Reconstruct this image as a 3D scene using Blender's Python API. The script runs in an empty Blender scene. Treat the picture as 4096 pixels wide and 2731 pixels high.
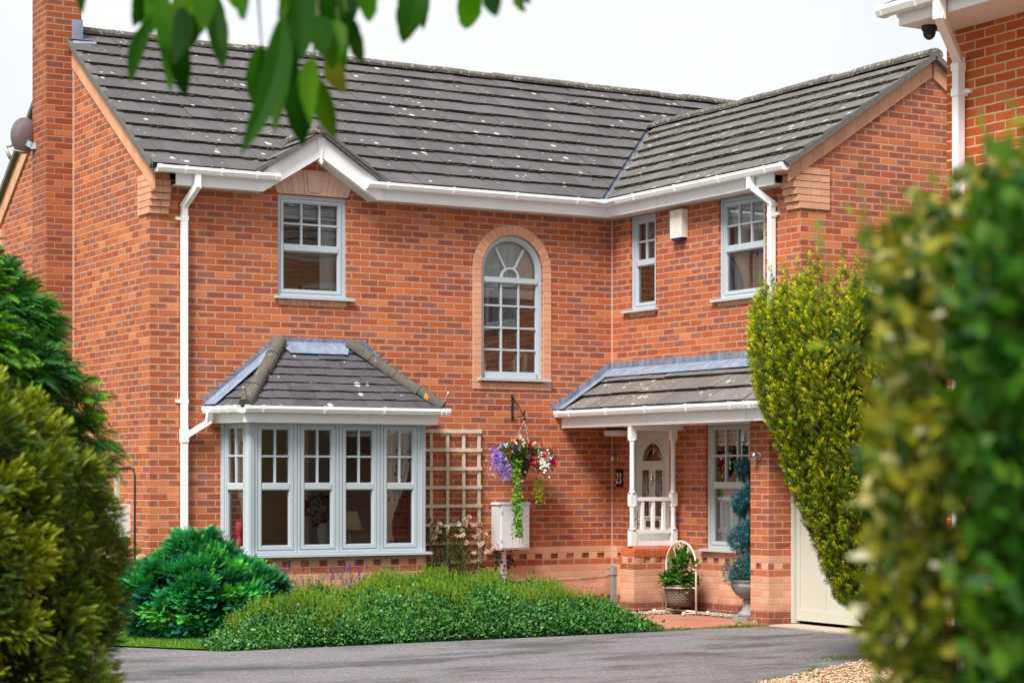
import bpy, bmesh, math, random
import numpy as np
from mathutils import Vector, Matrix
R = math.radians
random.seed(7); rng = np.random.default_rng(11)
SC = bpy.context.scene; COL = SC.collection
# ------------------------------------------------------------------ camera
TH = R(30.3); CS, CC = math.sin(TH), math.cos(TH)
CAM = Vector((-14.046, -21.558, 1.611)); FPX = 8240.0; HOR = 1905.0
cam = bpy.data.cameras.new("camera"); camo = bpy.data.objects.new("camera", cam); COL.objects.link(camo)
camo.location = CAM; camo.rotation_euler = (R(90), 0, -TH)
cam.sensor_width = 36; cam.lens = 36 * FPX / 4096; cam.shift_y = (HOR - 1365.5) / 4096
cam.clip_start = 0.05; cam.clip_end = 1500
cam.dof.use_dof = True; cam.dof.focus_distance = 23.5; cam.dof.aperture_fstop = 6.8; cam.dof.aperture_blades = 9
SC.camera = camo
# ------------------------------------------------------------------ sky, sun, exposure
SUN_EL, SUN_AZ = 52, 237          # bright overcast, veiled sun from the left front
w = bpy.data.worlds.new("World"); SC.world = w; w.use_nodes = True
nt = w.node_tree; nt.nodes.clear()
wo = nt.nodes.new("ShaderNodeOutputWorld"); bg = nt.nodes.new("ShaderNodeBackground")
sky = nt.nodes.new("ShaderNodeTexSky"); sky.sky_type = 'NISHITA'; sky.sun_disc = False
sky.sun_elevation = R(SUN_EL); sky.sun_rotation = R(SUN_AZ); sky.dust_density = 3.0
tc = nt.nodes.new("ShaderNodeTexCoord"); nz = nt.nodes.new("ShaderNodeTexNoise")
nz.inputs["Scale"].default_value = 2.2; nz.inputs["Detail"].default_value = 5
cr = nt.nodes.new("ShaderNodeValToRGB")
cr.color_ramp.elements[0].position = .34; cr.color_ramp.elements[0].color = (8.1, 8.5, 8.9, 1)
cr.color_ramp.elements[1].position = .62; cr.color_ramp.elements[1].color = (10.2, 10.3, 10.5, 1)
mx = nt.nodes.new("ShaderNodeMix"); mx.data_type = 'RGBA'; mx.inputs[0].default_value = .93
nt.links.new(tc.outputs["Generated"], nz.inputs["Vector"]); nt.links.new(nz.outputs["Fac"], cr.inputs["Fac"])
nt.links.new(sky.outputs[0], mx.inputs[6]); nt.links.new(cr.outputs[0], mx.inputs[7])
nt.links.new(mx.outputs[2], bg.inputs["Color"]); bg.inputs["Strength"].default_value = .0575
nt.links.new(bg.outputs[0], wo.inputs[0])
sl = bpy.data.lights.new("sun", 'SUN'); sl.energy = 3.3; sl.angle = R(20); sl.color = (1, .96, .9)
so = bpy.data.objects.new("sun", sl); COL.objects.link(so); so.location = (-20, -20, 30)
_az = R(SUN_AZ); _d = Vector((math.sin(_az) * math.cos(R(SUN_EL)), math.cos(_az) * math.cos(R(SUN_EL)), math.sin(R(SUN_EL))))
so.rotation_euler = _d.to_track_quat('Z', 'Y').to_euler()
SC.view_settings.view_transform = 'Standard'; SC.view_settings.look = 'None'
SC.view_settings.exposure = 0.88; SC.view_settings.gamma = 1
SC.cycles.max_bounces = 7; SC.cycles.transparent_max_bounces = 12
# ------------------------------------------------------------------ helpers
def at(px, py, D):
    a = (px - 2048) / FPX; b = (HOR - py) / FPX
    return CAM + D * Vector((CS + a * CC, CC - a * CS, b))
def atv(x, y, D): return at(x * 1.7415, y * 1.7415, D)
def wloc(o):
    v = Vector(o.location)
    while o.parent: o = o.parent; v += Vector(o.location)
    return v
def thing(name, label, cat, loc=(0, 0, 0), group=None):
    o = bpy.data.objects.new(name, None); COL.objects.link(o); o.location = loc; o.empty_display_size = .2
    o["label"] = label; o["category"] = cat
    if group: o["group"] = group
    return o
def tag(o, label, cat, group=None):
    o["label"] = label; o["category"] = cat
    if group: o["group"] = group
    return o
def link(name, me, mats, parent=None, kind=None, label=None):
    o = bpy.data.objects.new(name, me); COL.objects.link(o)
    for m in (mats if isinstance(mats, (list, tuple)) else [mats]): me.materials.append(m)
    if parent:
        o.parent = parent; v = wloc(parent)
        if v.length > 0: me.transform(Matrix.Translation(-v))
    if kind: o["kind"] = kind
    if label: o["label"] = label
    return o
class MB:
    """collects faces (world coordinates) for ONE mesh"""
    def __init__(s): s.v = []; s.f = []; s.m = []; s.uv = []; s.sm = []
    def poly(s, pts, m=0, uv=None, smooth=False):
        i = len(s.v); s.v += [tuple(p) for p in pts]; s.f.append(tuple(range(i, i + len(pts)))); s.m.append(m); s.uv.append(uv); s.sm.append(smooth)
    def box(s, p, q, m=0):
        x0, y0, z0 = [min(a, b) for a, b in zip(p, q)]; x1, y1, z1 = [max(a, b) for a, b in zip(p, q)]
        s.hexa([(x0, y0, z0), (x1, y0, z0), (x1, y1, z0), (x0, y1, z0)], [(x0, y0, z1), (x1, y0, z1), (x1, y1, z1), (x0, y1, z1)], m)
    def hexa(s, b, t, m=0):
        """b and t: matching rings, b counter-clockwise seen from t's side"""
        n = len(b); s.poly(list(reversed(b)), m); s.poly(t, m)
        for i in range(n): j = (i + 1) % n; s.poly([b[i], b[j], t[j], t[i]], m)
    def prism(s, pts, d, m=0):
        """planar polygon pts (ccw seen from its front) pushed back by -d; d points to the front"""
        d = Vector(d); s.hexa([Vector(p) - d for p in pts], [Vector(p) for p in pts], m)
    def tube(s, path, r, n=8, m=0, cap=True, smooth=True):
        P = [Vector(p) for p in path]; rs = r if isinstance(r, (list, tuple)) else [r] * len(P)
        rings = []; ref = None
        for i, p in enumerate(P):
            t = (P[min(i + 1, len(P) - 1)] - P[max(i - 1, 0)]).normalized()
            if ref is None: ref = Vector((0, 0, 1)) if abs(t.z) < .9 else Vector((1, 0, 0))
            a = t.cross(ref).normalized(); b = t.cross(a).normalized(); ref = -b if False else a.cross(t)
            rings.append([p + rs[i] * (math.cos(2 * math.pi * k / n) * a + math.sin(2 * math.pi * k / n) * b) for k in range(n)])
        for A, B in zip(rings[:-1], rings[1:]):
            for k in range(n): j = (k + 1) % n; s.poly([A[k], A[j], B[j], B[k]], m, smooth=smooth)
        if cap: s.poly(list(reversed(rings[0])), m); s.poly(rings[-1], m)
    def bar(s, p, q, w, h, m=0, up=(0, 0, 1)):
        p, q = Vector(p), Vector(q); t = (q - p).normalized(); a = t.cross(Vector(up)).normalized(); b = a.cross(t)
        c = lambda o: [o - a * w / 2 - b * h / 2, o + a * w / 2 - b * h / 2, o + a * w / 2 + b * h / 2, o - a * w / 2 + b * h / 2]
        s.hexa(c(p)[::-1], c(q)[::-1], m)
    def lathe(s, prof, c, n=24, m=0, axis=None, flute=None):
        c = Vector(c); M = Matrix.Identity(3) if axis is None else Vector((0, 0, 1)).rotation_difference(Vector(axis)).to_matrix()
        rings = []
        for i, (r, z) in enumerate(prof):
            ring = []
            for k in range(n):
                a = 2 * math.pi * k / n; rr = r
                if flute and flute[0] <= i <= flute[1]: rr = r * (1 + flute[2] * (1 if k % 2 else -1))
                ring.append(c + M @ Vector((rr * math.cos(a), rr * math.sin(a), z)))
            rings.append(ring)
        for A, B in zip(rings[:-1], rings[1:]):
            for k in range(n): j = (k + 1) % n; s.poly([A[k], A[j], B[j], B[k]], m, smooth=True)
        if prof[0][0] > 1e-4: s.poly(list(reversed(rings[0])), m)
        if prof[-1][0] > 1e-4: s.poly(rings[-1], m)
    def ball(s, c, r, n=10, m=0, sz=1):
        s.lathe([(r * math.sin(math.pi * i / n) + 1e-5, -r * sz * math.cos(math.pi * i / n)) for i in range(n + 1)], c, 12, m)
    def build(s, name, mats, parent=None, kind=None, label=None, merge=False, bevel=0):
        me = bpy.data.meshes.new(name); me.from_pydata(s.v, [], s.f); me.update()
        uvl = me.uv_layers.new(name="UVMap"); dat = np.zeros((len(me.loops), 2), 'f')
        for p, uv in zip(me.polygons, s.uv):
            nx, ny, nz_ = [abs(c) for c in p.normal]
            for k, li in enumerate(p.loop_indices):
                if uv: dat[li] = uv[k]; continue
                x, y, z = s.v[me.loops[li].vertex_index]
                dat[li] = (x, y) if nz_ > max(nx, ny) * 1.2 else ((y, z) if nx > ny else (x, z))
        uvl.data.foreach_set("uv", dat.ravel())
        me.polygons.foreach_set("material_index", s.m); me.polygons.foreach_set("use_smooth", s.sm)
        if merge or any(s.sm):
            bm = bmesh.new(); bm.from_mesh(me); bmesh.ops.remove_doubles(bm, verts=bm.verts, dist=1e-5); bm.to_mesh(me); bm.free()
        o = link(name, me, mats, parent, kind, label)
        if bevel:
            md = o.modifiers.new("bevel", 'BEVEL'); md.width = bevel; md.segments = 2; md.limit_method = 'ANGLE'
        return o
class F:
    """local frame on a wall: a to the right, z up, n out towards the viewer"""
    def __init__(s, ox, oy, ax, ay):
        l = math.hypot(ax, ay); s.o = Vector((ox, oy, 0)); s.A = Vector((ax / l, ay / l, 0)); s.N = Vector((ay / l, -ax / l, 0))
    def p(s, a, z, n=0): return s.o + s.A * a + s.N * n + Vector((0, 0, z))
    def box(s, mb, a0, a1, z0, z1, n0, n1, m=0):
        a0, a1 = min(a0, a1), max(a0, a1); n0, n1 = min(n0, n1), max(n0, n1)
        mb.hexa([s.p(a0, z0, n0), s.p(a0, z0, n1), s.p(a1, z0, n1), s.p(a1, z0, n0)], [s.p(a0, z1, n0), s.p(a0, z1, n1), s.p(a1, z1, n1), s.p(a1, z1, n0)], m)
    def quad(s, mb, a0, a1, z0, z1, n, m=0): mb.poly([s.p(a0, z0, n), s.p(a1, z0, n), s.p(a1, z1, n), s.p(a0, z1, n)], m)
    def prism(s, mb, pts, n0, n1, m=0): mb.prism([s.p(a, z, n1) for a, z in pts], s.N * (n1 - n0), m)
FRONT = F(0, 0, 1, 0); SIDE = F(0, 0, 0, -1)
def wall(mb, fr, a0, a1, z0, z1, holes=(), n=0):
    """a wall face with real openings: holes (a0,a1,z0,z1,depth,back)"""
    A = sorted({a0, a1} | {h[0] for h in holes} | {h[1] for h in holes}); Z = sorted({z0, z1} | {h[2] for h in holes} | {h[3] for h in holes})
    A = [a for a in A if a0 - 1e-6 <= a <= a1 + 1e-6]; Z = [z for z in Z if z0 - 1e-6 <= z <= z1 + 1e-6]
    for j in range(len(Z) - 1):
        i = 0
        while i < len(A) - 1:
            solid = lambda k: not any(h[0] - 1e-6 < (A[k] + A[k + 1]) / 2 < h[1] + 1e-6 and h[2] - 1e-6 < (Z[j] + Z[j + 1]) / 2 < h[3] + 1e-6 for h in holes)
            if not solid(i): i += 1; continue
            k = i
            while k < len(A) - 2 and solid(k + 1): k += 1
            fr.quad(mb, A[i], A[k + 1], Z[j], Z[j + 1], n); i = k + 1
    for h in holes:
        b0, b1, y0, y1, d, back = h; q = fr.p
        mb.poly([q(b0, y0, n), q(b0, y1, n), q(b0, y1, n - d), q(b0, y0, n - d)][::-1]); mb.poly([q(b1, y0, n), q(b1, y0, n - d), q(b1, y1, n - d), q(b1, y1, n)][::-1])
        mb.poly([q(b0, y1, n), q(b1, y1, n), q(b1, y1, n - d), q(b0, y1, n - d)][::-1]); mb.poly([q(b0, y0, n), q(b0, y0, n - d), q(b1, y0, n - d), q(b1, y0, n)][::-1])
        if back: fr.quad(mb, b0, b1, y0, y1, n - d)
def checks(fr, a0, a1, flip=False):
    """recessed red headers of the chequered plinth course (row 8)"""
    out = []
    for k in range(-80, 80):
        if k % 2: continue
        u0, u1 = k * .1125 + .006, (k + 1) * .1125 - .006
        if flip: u0, u1 = -u1, -u0
        if u0 > a0 + .02 and u1 < a1 - .02: out.append((u0, u1, .606, .669, .02, True))
    return out
# ------------------------------------------------------------------ node materials
class NT:
    def __init__(s, name):
        s.mat = bpy.data.materials.new(name); s.mat.use_nodes = True; s.t = s.mat.node_tree; s.t.nodes.clear()
        s.out = s.t.nodes.new("ShaderNodeOutputMaterial")
    def n(s, ty, **kw):
        x = s.t.nodes.new(ty)
        for k, v in kw.items(): setattr(x, k, v)
        return x
    def put(s, sock, v):
        if isinstance(v, bpy.types.NodeSocket): s.t.links.new(v, sock)
        elif isinstance(v, (tuple, list)) and sock.type == 'RGBA': sock.default_value = tuple(v) + ((1,) if len(v) == 3 else ())
        else: sock.default_value = v
    def m(s, op, a, b=None, c=None, clamp=False):
        x = s.n("ShaderNodeMath", operation=op, use_clamp=clamp)
        for i, v in enumerate((a, b, c)):
            if v is not None: s.put(x.inputs[i], v)
        return x.outputs[0]
    def mix(s, f, a, b, blend='MIX'):
        x = s.n("ShaderNodeMix", data_type='RGBA', blend_type=blend)
        s.put(x.inputs[0], f); s.put(x.inputs[6], a); s.put(x.inputs[7], b); return x.outputs[2]
    def fmix(s, f, a, b): return s.m('ADD', s.m('MULTIPLY', a, s.m('SUBTRACT', 1, f)), s.m('MULTIPLY', b, f))
    def smooth(s, v, lo, hi, a=0., b=1.):
        x = s.n("ShaderNodeMapRange", interpolation_type='SMOOTHSTEP'); s.put(x.inputs[0], v)
        x.inputs[1].default_value = lo; x.inputs[2].default_value = hi; x.inputs[3].default_value = a; x.inputs[4].default_value = b; return x.outputs[0]
    def noise(s, vec, scale, detail=2, rough=.5, out=0):
        x = s.n("ShaderNodeTexNoise"); s.put(x.inputs["Vector"], vec); x.inputs["Scale"].default_value = scale
        x.inputs["Detail"].default_value = detail; x.inputs["Roughness"].default_value = rough; return x.outputs[out]
    def ramp(s, f, stops):
        x = s.n("ShaderNodeValToRGB"); e = x.color_ramp.elements
        while len(e) < len(stops): e.new(.5)
        for q, (p, c) in zip(e, stops): q.position = p; q.color = tuple(c) + (1,)
        s.put(x.inputs[0], f); return x.outputs[0]
    def uv(s):
        x = s.n("ShaderNodeUVMap"); sp = s.n("ShaderNodeSeparateXYZ"); s.t.links.new(x.outputs[0], sp.inputs[0]); return x.outputs[0], sp.outputs[0], sp.outputs[1]
    def xyz(s, a, b=0., c=0.):
        x = s.n("ShaderNodeCombineXYZ"); [s.put(x.inputs[i], v) for i, v in enumerate((a, b, c))]; return x.outputs[0]
    def obj(s): return s.n("ShaderNodeTexCoord").outputs["Object"]
    def pos(s): return s.n("ShaderNodeNewGeometry").outputs["Position"]
    def bump(s, h, dist=.005, strength=1.):
        x = s.n("ShaderNodeBump"); s.put(x.inputs["Height"], h); x.inputs["Distance"].default_value = dist; x.inputs["Strength"].default_value = strength; return x.outputs[0]
    def done(s, col, rough=.6, normal=None, spec=.4, metal=0., **kw):
        b = s.n("ShaderNodeBsdfPrincipled"); s.put(b.inputs["Base Color"], col); s.put(b.inputs["Roughness"], rough)
        s.put(b.inputs["Specular IOR Level"], spec); s.put(b.inputs["Metallic"], metal)
        if normal is not None: s.put(b.inputs["Normal"], normal)
        s.t.links.new(b.outputs[0], s.out.inputs[0]); s.bsdf = b; return s.mat
def plain(name, col, rough=.5, spec=.4, metal=0., var=.08, scale=6, bump=0):
    k = NT(name); p = k.pos(); f = k.noise(p, scale, 4, .6)
    c = k.mix(f, tuple(x * (1 - var) for x in col), tuple(min(1, x * (1 + var)) for x in col))
    nb = k.bump(k.noise(p, 60, 3), bump) if bump else None
    return k.done(c, k.fmix(k.noise(p, scale * 2, 2), rough * .85, min(1, rough * 1.15)), nb, spec, metal)
def brick_mat(name, plinth=True, dark=1., purple=.55, old=False):
    k = NT(name); uvv, u, v = k.uv(); pos = k.pos()
    wob = k.noise(pos, 9, 2, out=1)
    sp = k.n("ShaderNodeSeparateXYZ"); k.t.links.new(wob, sp.inputs[0])
    u = k.m('ADD', u, k.m('MULTIPLY', k.m('SUBTRACT', sp.outputs[0], .5), .007)); v = k.m('ADD', v, k.m('MULTIPLY', k.m('SUBTRACT', sp.outputs[1], .5), .005))
    vr = k.m('DIVIDE', v, .075); row = k.m('FLOOR', vr); fy = k.m('FRACT', vr)
    off = k.m('MULTIPLY', k.m('MODULO', k.m('ADD', row, 200), 2), .5)
    uu = k.m('ADD', k.m('DIVIDE', u, .225), off); wid = .225
    if plinth:
        is8 = k.m('COMPARE', row, 8, .1); uu = k.fmix(is8, uu, k.m('DIVIDE', u, .1125)); wid = k.fmix(is8, .225, .1125)
    col = k.m('FLOOR', uu); fx = k.m('FRACT', uu)
    dx = k.m('MULTIPLY', k.m('MINIMUM', fx, k.m('SUBTRACT', 1, fx)), wid); dy = k.m('MULTIPLY', k.m('MINIMUM', fy, k.m('SUBTRACT', 1, fy)), .075)
    fine = k.noise(pos, 55, 4, .65); mid = k.noise(pos, 22, 3, .6); big = k.noise(pos, .9, 3)
    d = k.m('ADD', k.m('MINIMUM', dx, dy), k.m('MULTIPLY', k.m('SUBTRACT', fine, .5), .006 if not old else .013))
    mask = k.smooth(d, .0036 if not old else .0048, .0066 if not old else .0085)
    wn = k.n("ShaderNodeTexWhiteNoise", noise_dimensions='3D'); k.put(wn.inputs[0], k.xyz(col, row, 3.7 if not old else 9.1)); r1 = wn.outputs[0]
    s2 = k.n("ShaderNodeSeparateColor"); k.t.links.new(wn.outputs[1], s2.inputs[0]); r2, r3 = s2.outputs[1], s2.outputs[2]
    if old: base = k.ramp(r1, [(0, (.40, .072, .012)), (.4, (.50, .098, .016)), (.75, (.57, .125, .024)), (1, (.45, .08, .018))])
    else: base = k.ramp(r1, [(0, (.47, .125, .042)), (.25, (.34, .072, .028)), (.5, (.53, .15, .05)), (.75, (.38, .085, .034)), (1, (.60, .20, .078))])
    base = k.mix(k.m('MULTIPLY', k.smooth(fine, .5, .75), .4), base, (.30, .055, .025), 'MIX')
    inner = k.smooth(k.m('ADD', k.m('MINIMUM', k.m('MULTIPLY', dx, .6), dy), k.m('MULTIPLY', k.m('SUBTRACT', mid, .5), .02)), .011, .021)
    pm = k.m('MULTIPLY', inner, k.smooth(r2, 1 - purple, 1 - purple + .3))
    pc = k.ramp(r3, [(0, (.20, .072, .055)), (.4, (.25, .06, .032)), (.7, (.19, .088, .078)), (1, (.28, .115, .085))]); pc = k.mix(k.m('MULTIPLY', k.smooth(mid, .5, .62), .5), pc, (.27, .165, .15))
    red = k.mix(k.m('MULTIPLY', pm, .88), base, pc)
    allc = red
    if plinth:
        cream = k.mix(k.smooth(r3, .2, .8), (.60, .285, .165), (.69, .36, .22)); cream = k.mix(k.m('MULTIPLY', k.smooth(fine, .56, .7), .45), cream, (.33, .14, .085))
        f = k.m('MULTIPLY', k.m('GREATER_THAN', row, 1.5), k.m('LESS_THAN', row, 6.5)); f = k.m('MAXIMUM', f, k.m('COMPARE', row, 9, .1))
        odd = k.m('GREATER_THAN', k.m('MODULO', k.m('ADD', col, 400), 2), .5); f = k.m('MAXIMUM', f, k.m('MULTIPLY', is8, odd))
        low = k.m('LESS_THAN', row, 1.5); red = k.mix(low, red, (.34, .085, .045)); allc = k.mix(f, red, cream)
    wx_ = k.m('ADD', .80, k.m('MULTIPLY', k.noise(pos, .7, 4, .65), .38)); allc = k.mix(1., allc, k.xyz(wx_, wx_, wx_), 'MULTIPLY')
    mort = k.mix(k.m('MULTIPLY', fine, .7), (.47, .32, .235), (.58, .43, .33))
    if old: mort = k.mix(k.m('MULTIPLY', fine, .7), (.62, .40, .24), (.72, .52, .36))
    c = k.mix(mask, mort, allc)
    c = k.mix(k.smooth(k.noise(pos, 2.3, 4, .65), .55, .8, 0, .25), c, (.35, .22, .16)); zs_ = k.n('ShaderNodeSeparateXYZ'); k.t.links.new(pos, zs_.inputs[0]); c = k.mix(k.m('MULTIPLY', k.smooth(zs_.outputs[2], 0, .32, 1, 0), k.smooth(k.noise(pos, 4, 4, .6), .35, .65, .1, .75)), c, (.10, .055, .035)); c = k.mix(k.m('MULTIPLY', k.smooth(zs_.outputs[2], .02, .25, 1, 0), k.smooth(k.noise(pos, 6, 5, .7), .58, .68, 0, .7)), c, (.55, .48, .42))
    if dark != 1: c = k.mix(1., c, (dark, dark * .96, dark * .92), 'MULTIPLY')
    h = k.m('ADD', k.m('MULTIPLY', mask, 1.), k.m('MULTIPLY', fine, .55))
    return k.done(c, k.fmix(mask, .95, .78), k.bump(h, .006, .9), .25)
def tile_mat(name, tone=(.112, .104, .112), lich=1., seed=0.):
    k = NT(name); uvv, u, v = k.uv(); pos = k.pos()
    wn = k.n("ShaderNodeTexWhiteNoise", noise_dimensions='2D'); k.put(wn.inputs[0], k.xyz(k.m('FLOOR', k.m('DIVIDE', u, .3)), k.m('FLOOR', k.m('DIVIDE', v, .3415))))
    b = k.m('ADD', k.m('MULTIPLY', wn.outputs[0], .28), .78)
    n1 = k.noise(pos, 7, 5, .7); n2 = k.noise(pos, 120, 3, .7)
    c = k.mix(n1, tuple(x * .78 for x in tone), tuple(x * 1.3 for x in tone)); c = k.mix(1., c, k.xyz(b, b, b), 'MULTIPLY')
    c = k.mix(k.smooth(n2, .5, .75, 0, .5), c, (.05, .047, .045))
    vo = k.n("ShaderNodeTexVoronoi", feature='F1'); k.put(vo.inputs["Vector"], k.xyz(k.m('ADD', u, k.m('MULTIPLY', k.noise(pos, 30, 2), .02)), v, seed)); vo.inputs["Scale"].default_value = 6.6
    sc = k.n("ShaderNodeSeparateColor"); k.t.links.new(vo.outputs["Color"], sc.inputs[0])
    rad = k.m('MULTIPLY', k.smooth(sc.outputs[0], 1 - .55 * lich, 1, 0, .27), 1.); spot = k.smooth(k.m('SUBTRACT', rad, k.m('ADD', vo.outputs["Distance"], k.m('MULTIPLY', k.m('SUBTRACT', n2, .5), .12))), 0, .05)
    v2 = k.n("ShaderNodeTexVoronoi", feature='F1'); k.put(v2.inputs["Vector"], k.xyz(u, v, seed + 4)); v2.inputs["Scale"].default_value = 13
    s3 = k.n("ShaderNodeSeparateColor"); k.t.links.new(v2.outputs["Color"], s3.inputs[0])
    sp2 = k.smooth(k.m('SUBTRACT', k.smooth(s3.outputs[0], 1 - .38 * lich, 1, 0, .26), v2.outputs["Distance"]), 0, .06)
    moss = k.m('MULTIPLY', k.smooth(k.m('SUBTRACT', k.smooth(s3.outputs[1], .9, 1, 0, .32), v2.outputs["Distance"]), 0, .06), 1.)
    c = k.mix(k.m('MULTIPLY', sp2, .75), c, (.42, .42, .40)); c = k.mix(k.m('MULTIPLY', spot, .8), c, (.56, .56, .54)); c = k.mix(moss, c, (.05, .038, .012))
    return k.done(c, .8, k.bump(k.m('ADD', n2, k.m('MULTIPLY', n1, .5)), .004, .7), .3)
def moss_mat(name):
    k = NT(name); p = k.pos(); a = k.noise(p, 18, 4, .7); b = k.noise(p, 70, 3, .7)
    c = k.mix(k.smooth(b, .3, .7), (.02, .018, .015), (.075, .07, .058)); c = k.mix(k.smooth(a, .62, .75), c, (.07, .062, .02)); c = k.mix(k.smooth(k.noise(p, 26, 3), .64, .72), c, (.17, .165, .14))
    return k.done(c, .95, k.bump(b, .02, 1.), .1)
def ridge_mat(name, lo=.55):
    k = NT(name); p = k.pos(); a = k.noise(p, 9, 5, .7); b = k.noise(p, 24, 5, .75); d = k.noise(p, 5, 3)
    c = k.mix(a, (.07, .063, .055), (.16, .145, .125)); c = k.mix(k.smooth(b, lo, lo + .08), c, (.47, .48, .42)); c = k.mix(k.smooth(k.noise(p, 11, 4), .6, .7), c, (.09, .08, .03))
    c = k.mix(k.smooth(d, .705, .725), c, (.62, .26, .02))
    return k.done(c, .9, k.bump(b, .01, .8), .2)
def leaf_mat(name, trans=.25, rough=.45, spec=.4, var=.25, hue=.02):
    k = NT(name); at_ = k.n("ShaderNodeAttribute", attribute_name="Col"); g = k.n("ShaderNodeNewGeometry"); r = g.outputs["Random Per Island"]
    hs = k.n("ShaderNodeHueSaturation"); k.put(hs.inputs["Color"], at_.outputs["Color"]); k.put(hs.inputs["Value"], k.m('ADD', 1 - var, k.m('MULTIPLY', r, 2 * var)))
    k.put(hs.inputs["Hue"], k.m('ADD', .5 - hue, k.m('MULTIPLY', k.m('FRACT', k.m('MULTIPLY', r, 7.3)), 2 * hue)))
    b = k.n("ShaderNodeBsdfPrincipled"); k.put(b.inputs["Base Color"], hs.outputs[0]); b.inputs["Roughness"].default_value = rough; b.inputs["Specular IOR Level"].default_value = spec
    t = k.n("ShaderNodeBsdfTranslucent"); k.put(t.inputs[0], k.mix(1., hs.outputs[0], (1.25, 1.35, .6), 'MULTIPLY'))
    mxs = k.n("ShaderNodeMixShader"); mxs.inputs[0].default_value = trans; k.t.links.new(b.outputs[0], mxs.inputs[1]); k.t.links.new(t.outputs[0], mxs.inputs[2]); k.t.links.new(mxs.outputs[0], k.out.inputs[0]); return k.mat
def glass_mat():
    k = NT("window_glass"); fr = k.n("ShaderNodeFresnel"); fr.inputs[0].default_value = 1.6
    gl = k.n("ShaderNodeBsdfGlossy"); gl.inputs["Roughness"].default_value = .005; gl.inputs["Color"].default_value = (.95, .97, 1, 1)
    k.put(gl.inputs["Normal"], k.bump(k.noise(k.pos(), 1.7, 1), .004, .5))
    tr = k.n("ShaderNodeBsdfTransparent"); tr.inputs[0].default_value = (.92, .94, .93, 1)
    ms = k.n("ShaderNodeMixShader"); k.put(ms.inputs[0], k.m('MULTIPLY', fr.outputs[0], 2.7, clamp=True)); k.t.links.new(tr.outputs[0], ms.inputs[1]); k.t.links.new(gl.outputs[0], ms.inputs[2])
    k.t.links.new(ms.outputs[0], k.out.inputs[0]); return k.mat
def cream_mat(name, c0=(.60, .29, .17), c1=(.70, .37, .23)):
    k = NT(name); p = k.pos(); f = k.noise(p, 60, 4, .7); r = k.n("ShaderNodeNewGeometry").outputs["Random Per Island"]
    c = k.mix(r, c0, c1); c = k.mix(k.smooth(f, .55, .68, 0, .6), c, (.33, .14, .085)); c = k.mix(k.smooth(k.noise(p, 3, 4), .5, .8, 0, .35), c, (.42, .22, .14))
    return k.done(c, .85, k.bump(f, .004, .8), .25)
def lead_mat(name, base=(.12, .145, .20), hi=(.25, .29, .37)):
    k = NT(name); p = k.pos(); mp = k.n("ShaderNodeMapping"); k.put(mp.inputs[0], p); mp.inputs["Scale"].default_value = (1, 1, .35)
    a = k.noise(mp.outputs[0], 9, 5, .7); c = k.mix(k.smooth(a, .3, .75), base, hi); c = k.mix(k.smooth(k.noise(p, 30, 4), .6, .8, 0, .6), c, (.5, .53, .58))
    return k.done(c, .68, k.bump(a, .006, .5), .25, .0)
def upvc_mat(name, col=(.88, .88, .885), dirt=.2):
    k = NT(name); p = k.pos(); mp = k.n("ShaderNodeMapping"); k.put(mp.inputs[0], p); mp.inputs["Scale"].default_value = (6, 6, 1.2)
    a = k.noise(mp.outputs[0], 1.5, 5, .7); c = k.mix(k.smooth(a, .5, .8, 0, dirt), col, (.42, .40, .36)); c = k.mix(k.smooth(k.noise(p, 25, 4), .62, .8, 0, dirt), c, (.35, .33, .30))
    return k.done(c, .38, None, .45)
def asphalt_mat():
    k = NT("driveway_asphalt"); p = k.pos(); f = k.noise(p, 27, 6, .9); g = k.noise(p, 75, 3, .8); mp = k.n("ShaderNodeMapping"); k.put(mp.inputs[0], p); mp.inputs["Scale"].default_value = (.6, 1.5, 1); mp.inputs["Rotation"].default_value = (0, 0, R(-12))
    b = k.noise(mp.outputs[0], .9, 6, .68); c = k.mix(k.smooth(f, .3, .7), (.13, .122, .13), (.47, .44, .465)); c = k.mix(k.smooth(b, .46, .64, 0, .72), c, (.085, .078, .08)); c = k.mix(k.smooth(k.noise(p, .33, 4, .6), .5, .66, 0, .5), c, (.10, .093, .095)); c = k.mix(k.smooth(g, .62, .72, 0, .55), c, (.48, .45, .45)); c = k.mix(k.smooth(g, .38, .30, 0, .6), c, (.05, .047, .05))
    vo = k.n("ShaderNodeTexVoronoi", feature='F1'); k.put(vo.inputs["Vector"], p); vo.inputs["Scale"].default_value = 1.3; c = k.mix(k.m('MULTIPLY', k.smooth(vo.outputs["Distance"], .16, .05), k.smooth(b, .45, .6, 0, .5)), c, (.06, .055, .055))
    return k.done(c, .88, k.bump(k.m('ADD', f, k.m('MULTIPLY', g, .6)), .03, 1.), .3)
def wicker_mat():
    k = NT("wicker"); uvv, u, v = k.uv(); p = k.pos(); a = k.m('SINE', k.m('MULTIPLY', v, 330)); b = k.m('SINE', k.m('ADD', k.m('MULTIPLY', u, 110), k.m('MULTIPLY', k.m('FLOOR', k.m('MULTIPLY', v, 52.5)), 3.1416)))
    h = k.m('ADD', k.m('MULTIPLY', a, .5), k.m('MULTIPLY', b, .5)); c = k.mix(k.smooth(h, -.6, .8), (.05, .035, .03), (.36, .28, .24)); c = k.mix(k.noise(p, 30, 3), c, (.22, .16, .13), 'MIX')
    return k.done(c, .8, k.bump(h, .01, 1.), .2)
M = {}
M['brick'] = brick_mat("brick_multi_red"); M['brick_plain'] = brick_mat("brick_multi_red_upper", plinth=False); M['brick_ch'] = brick_mat("brick_chimney", plinth=False, dark=.76, purple=.5)
M['brick_nb'] = brick_mat("brick_neighbour", plinth=False, purple=.12, old=True)
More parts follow.
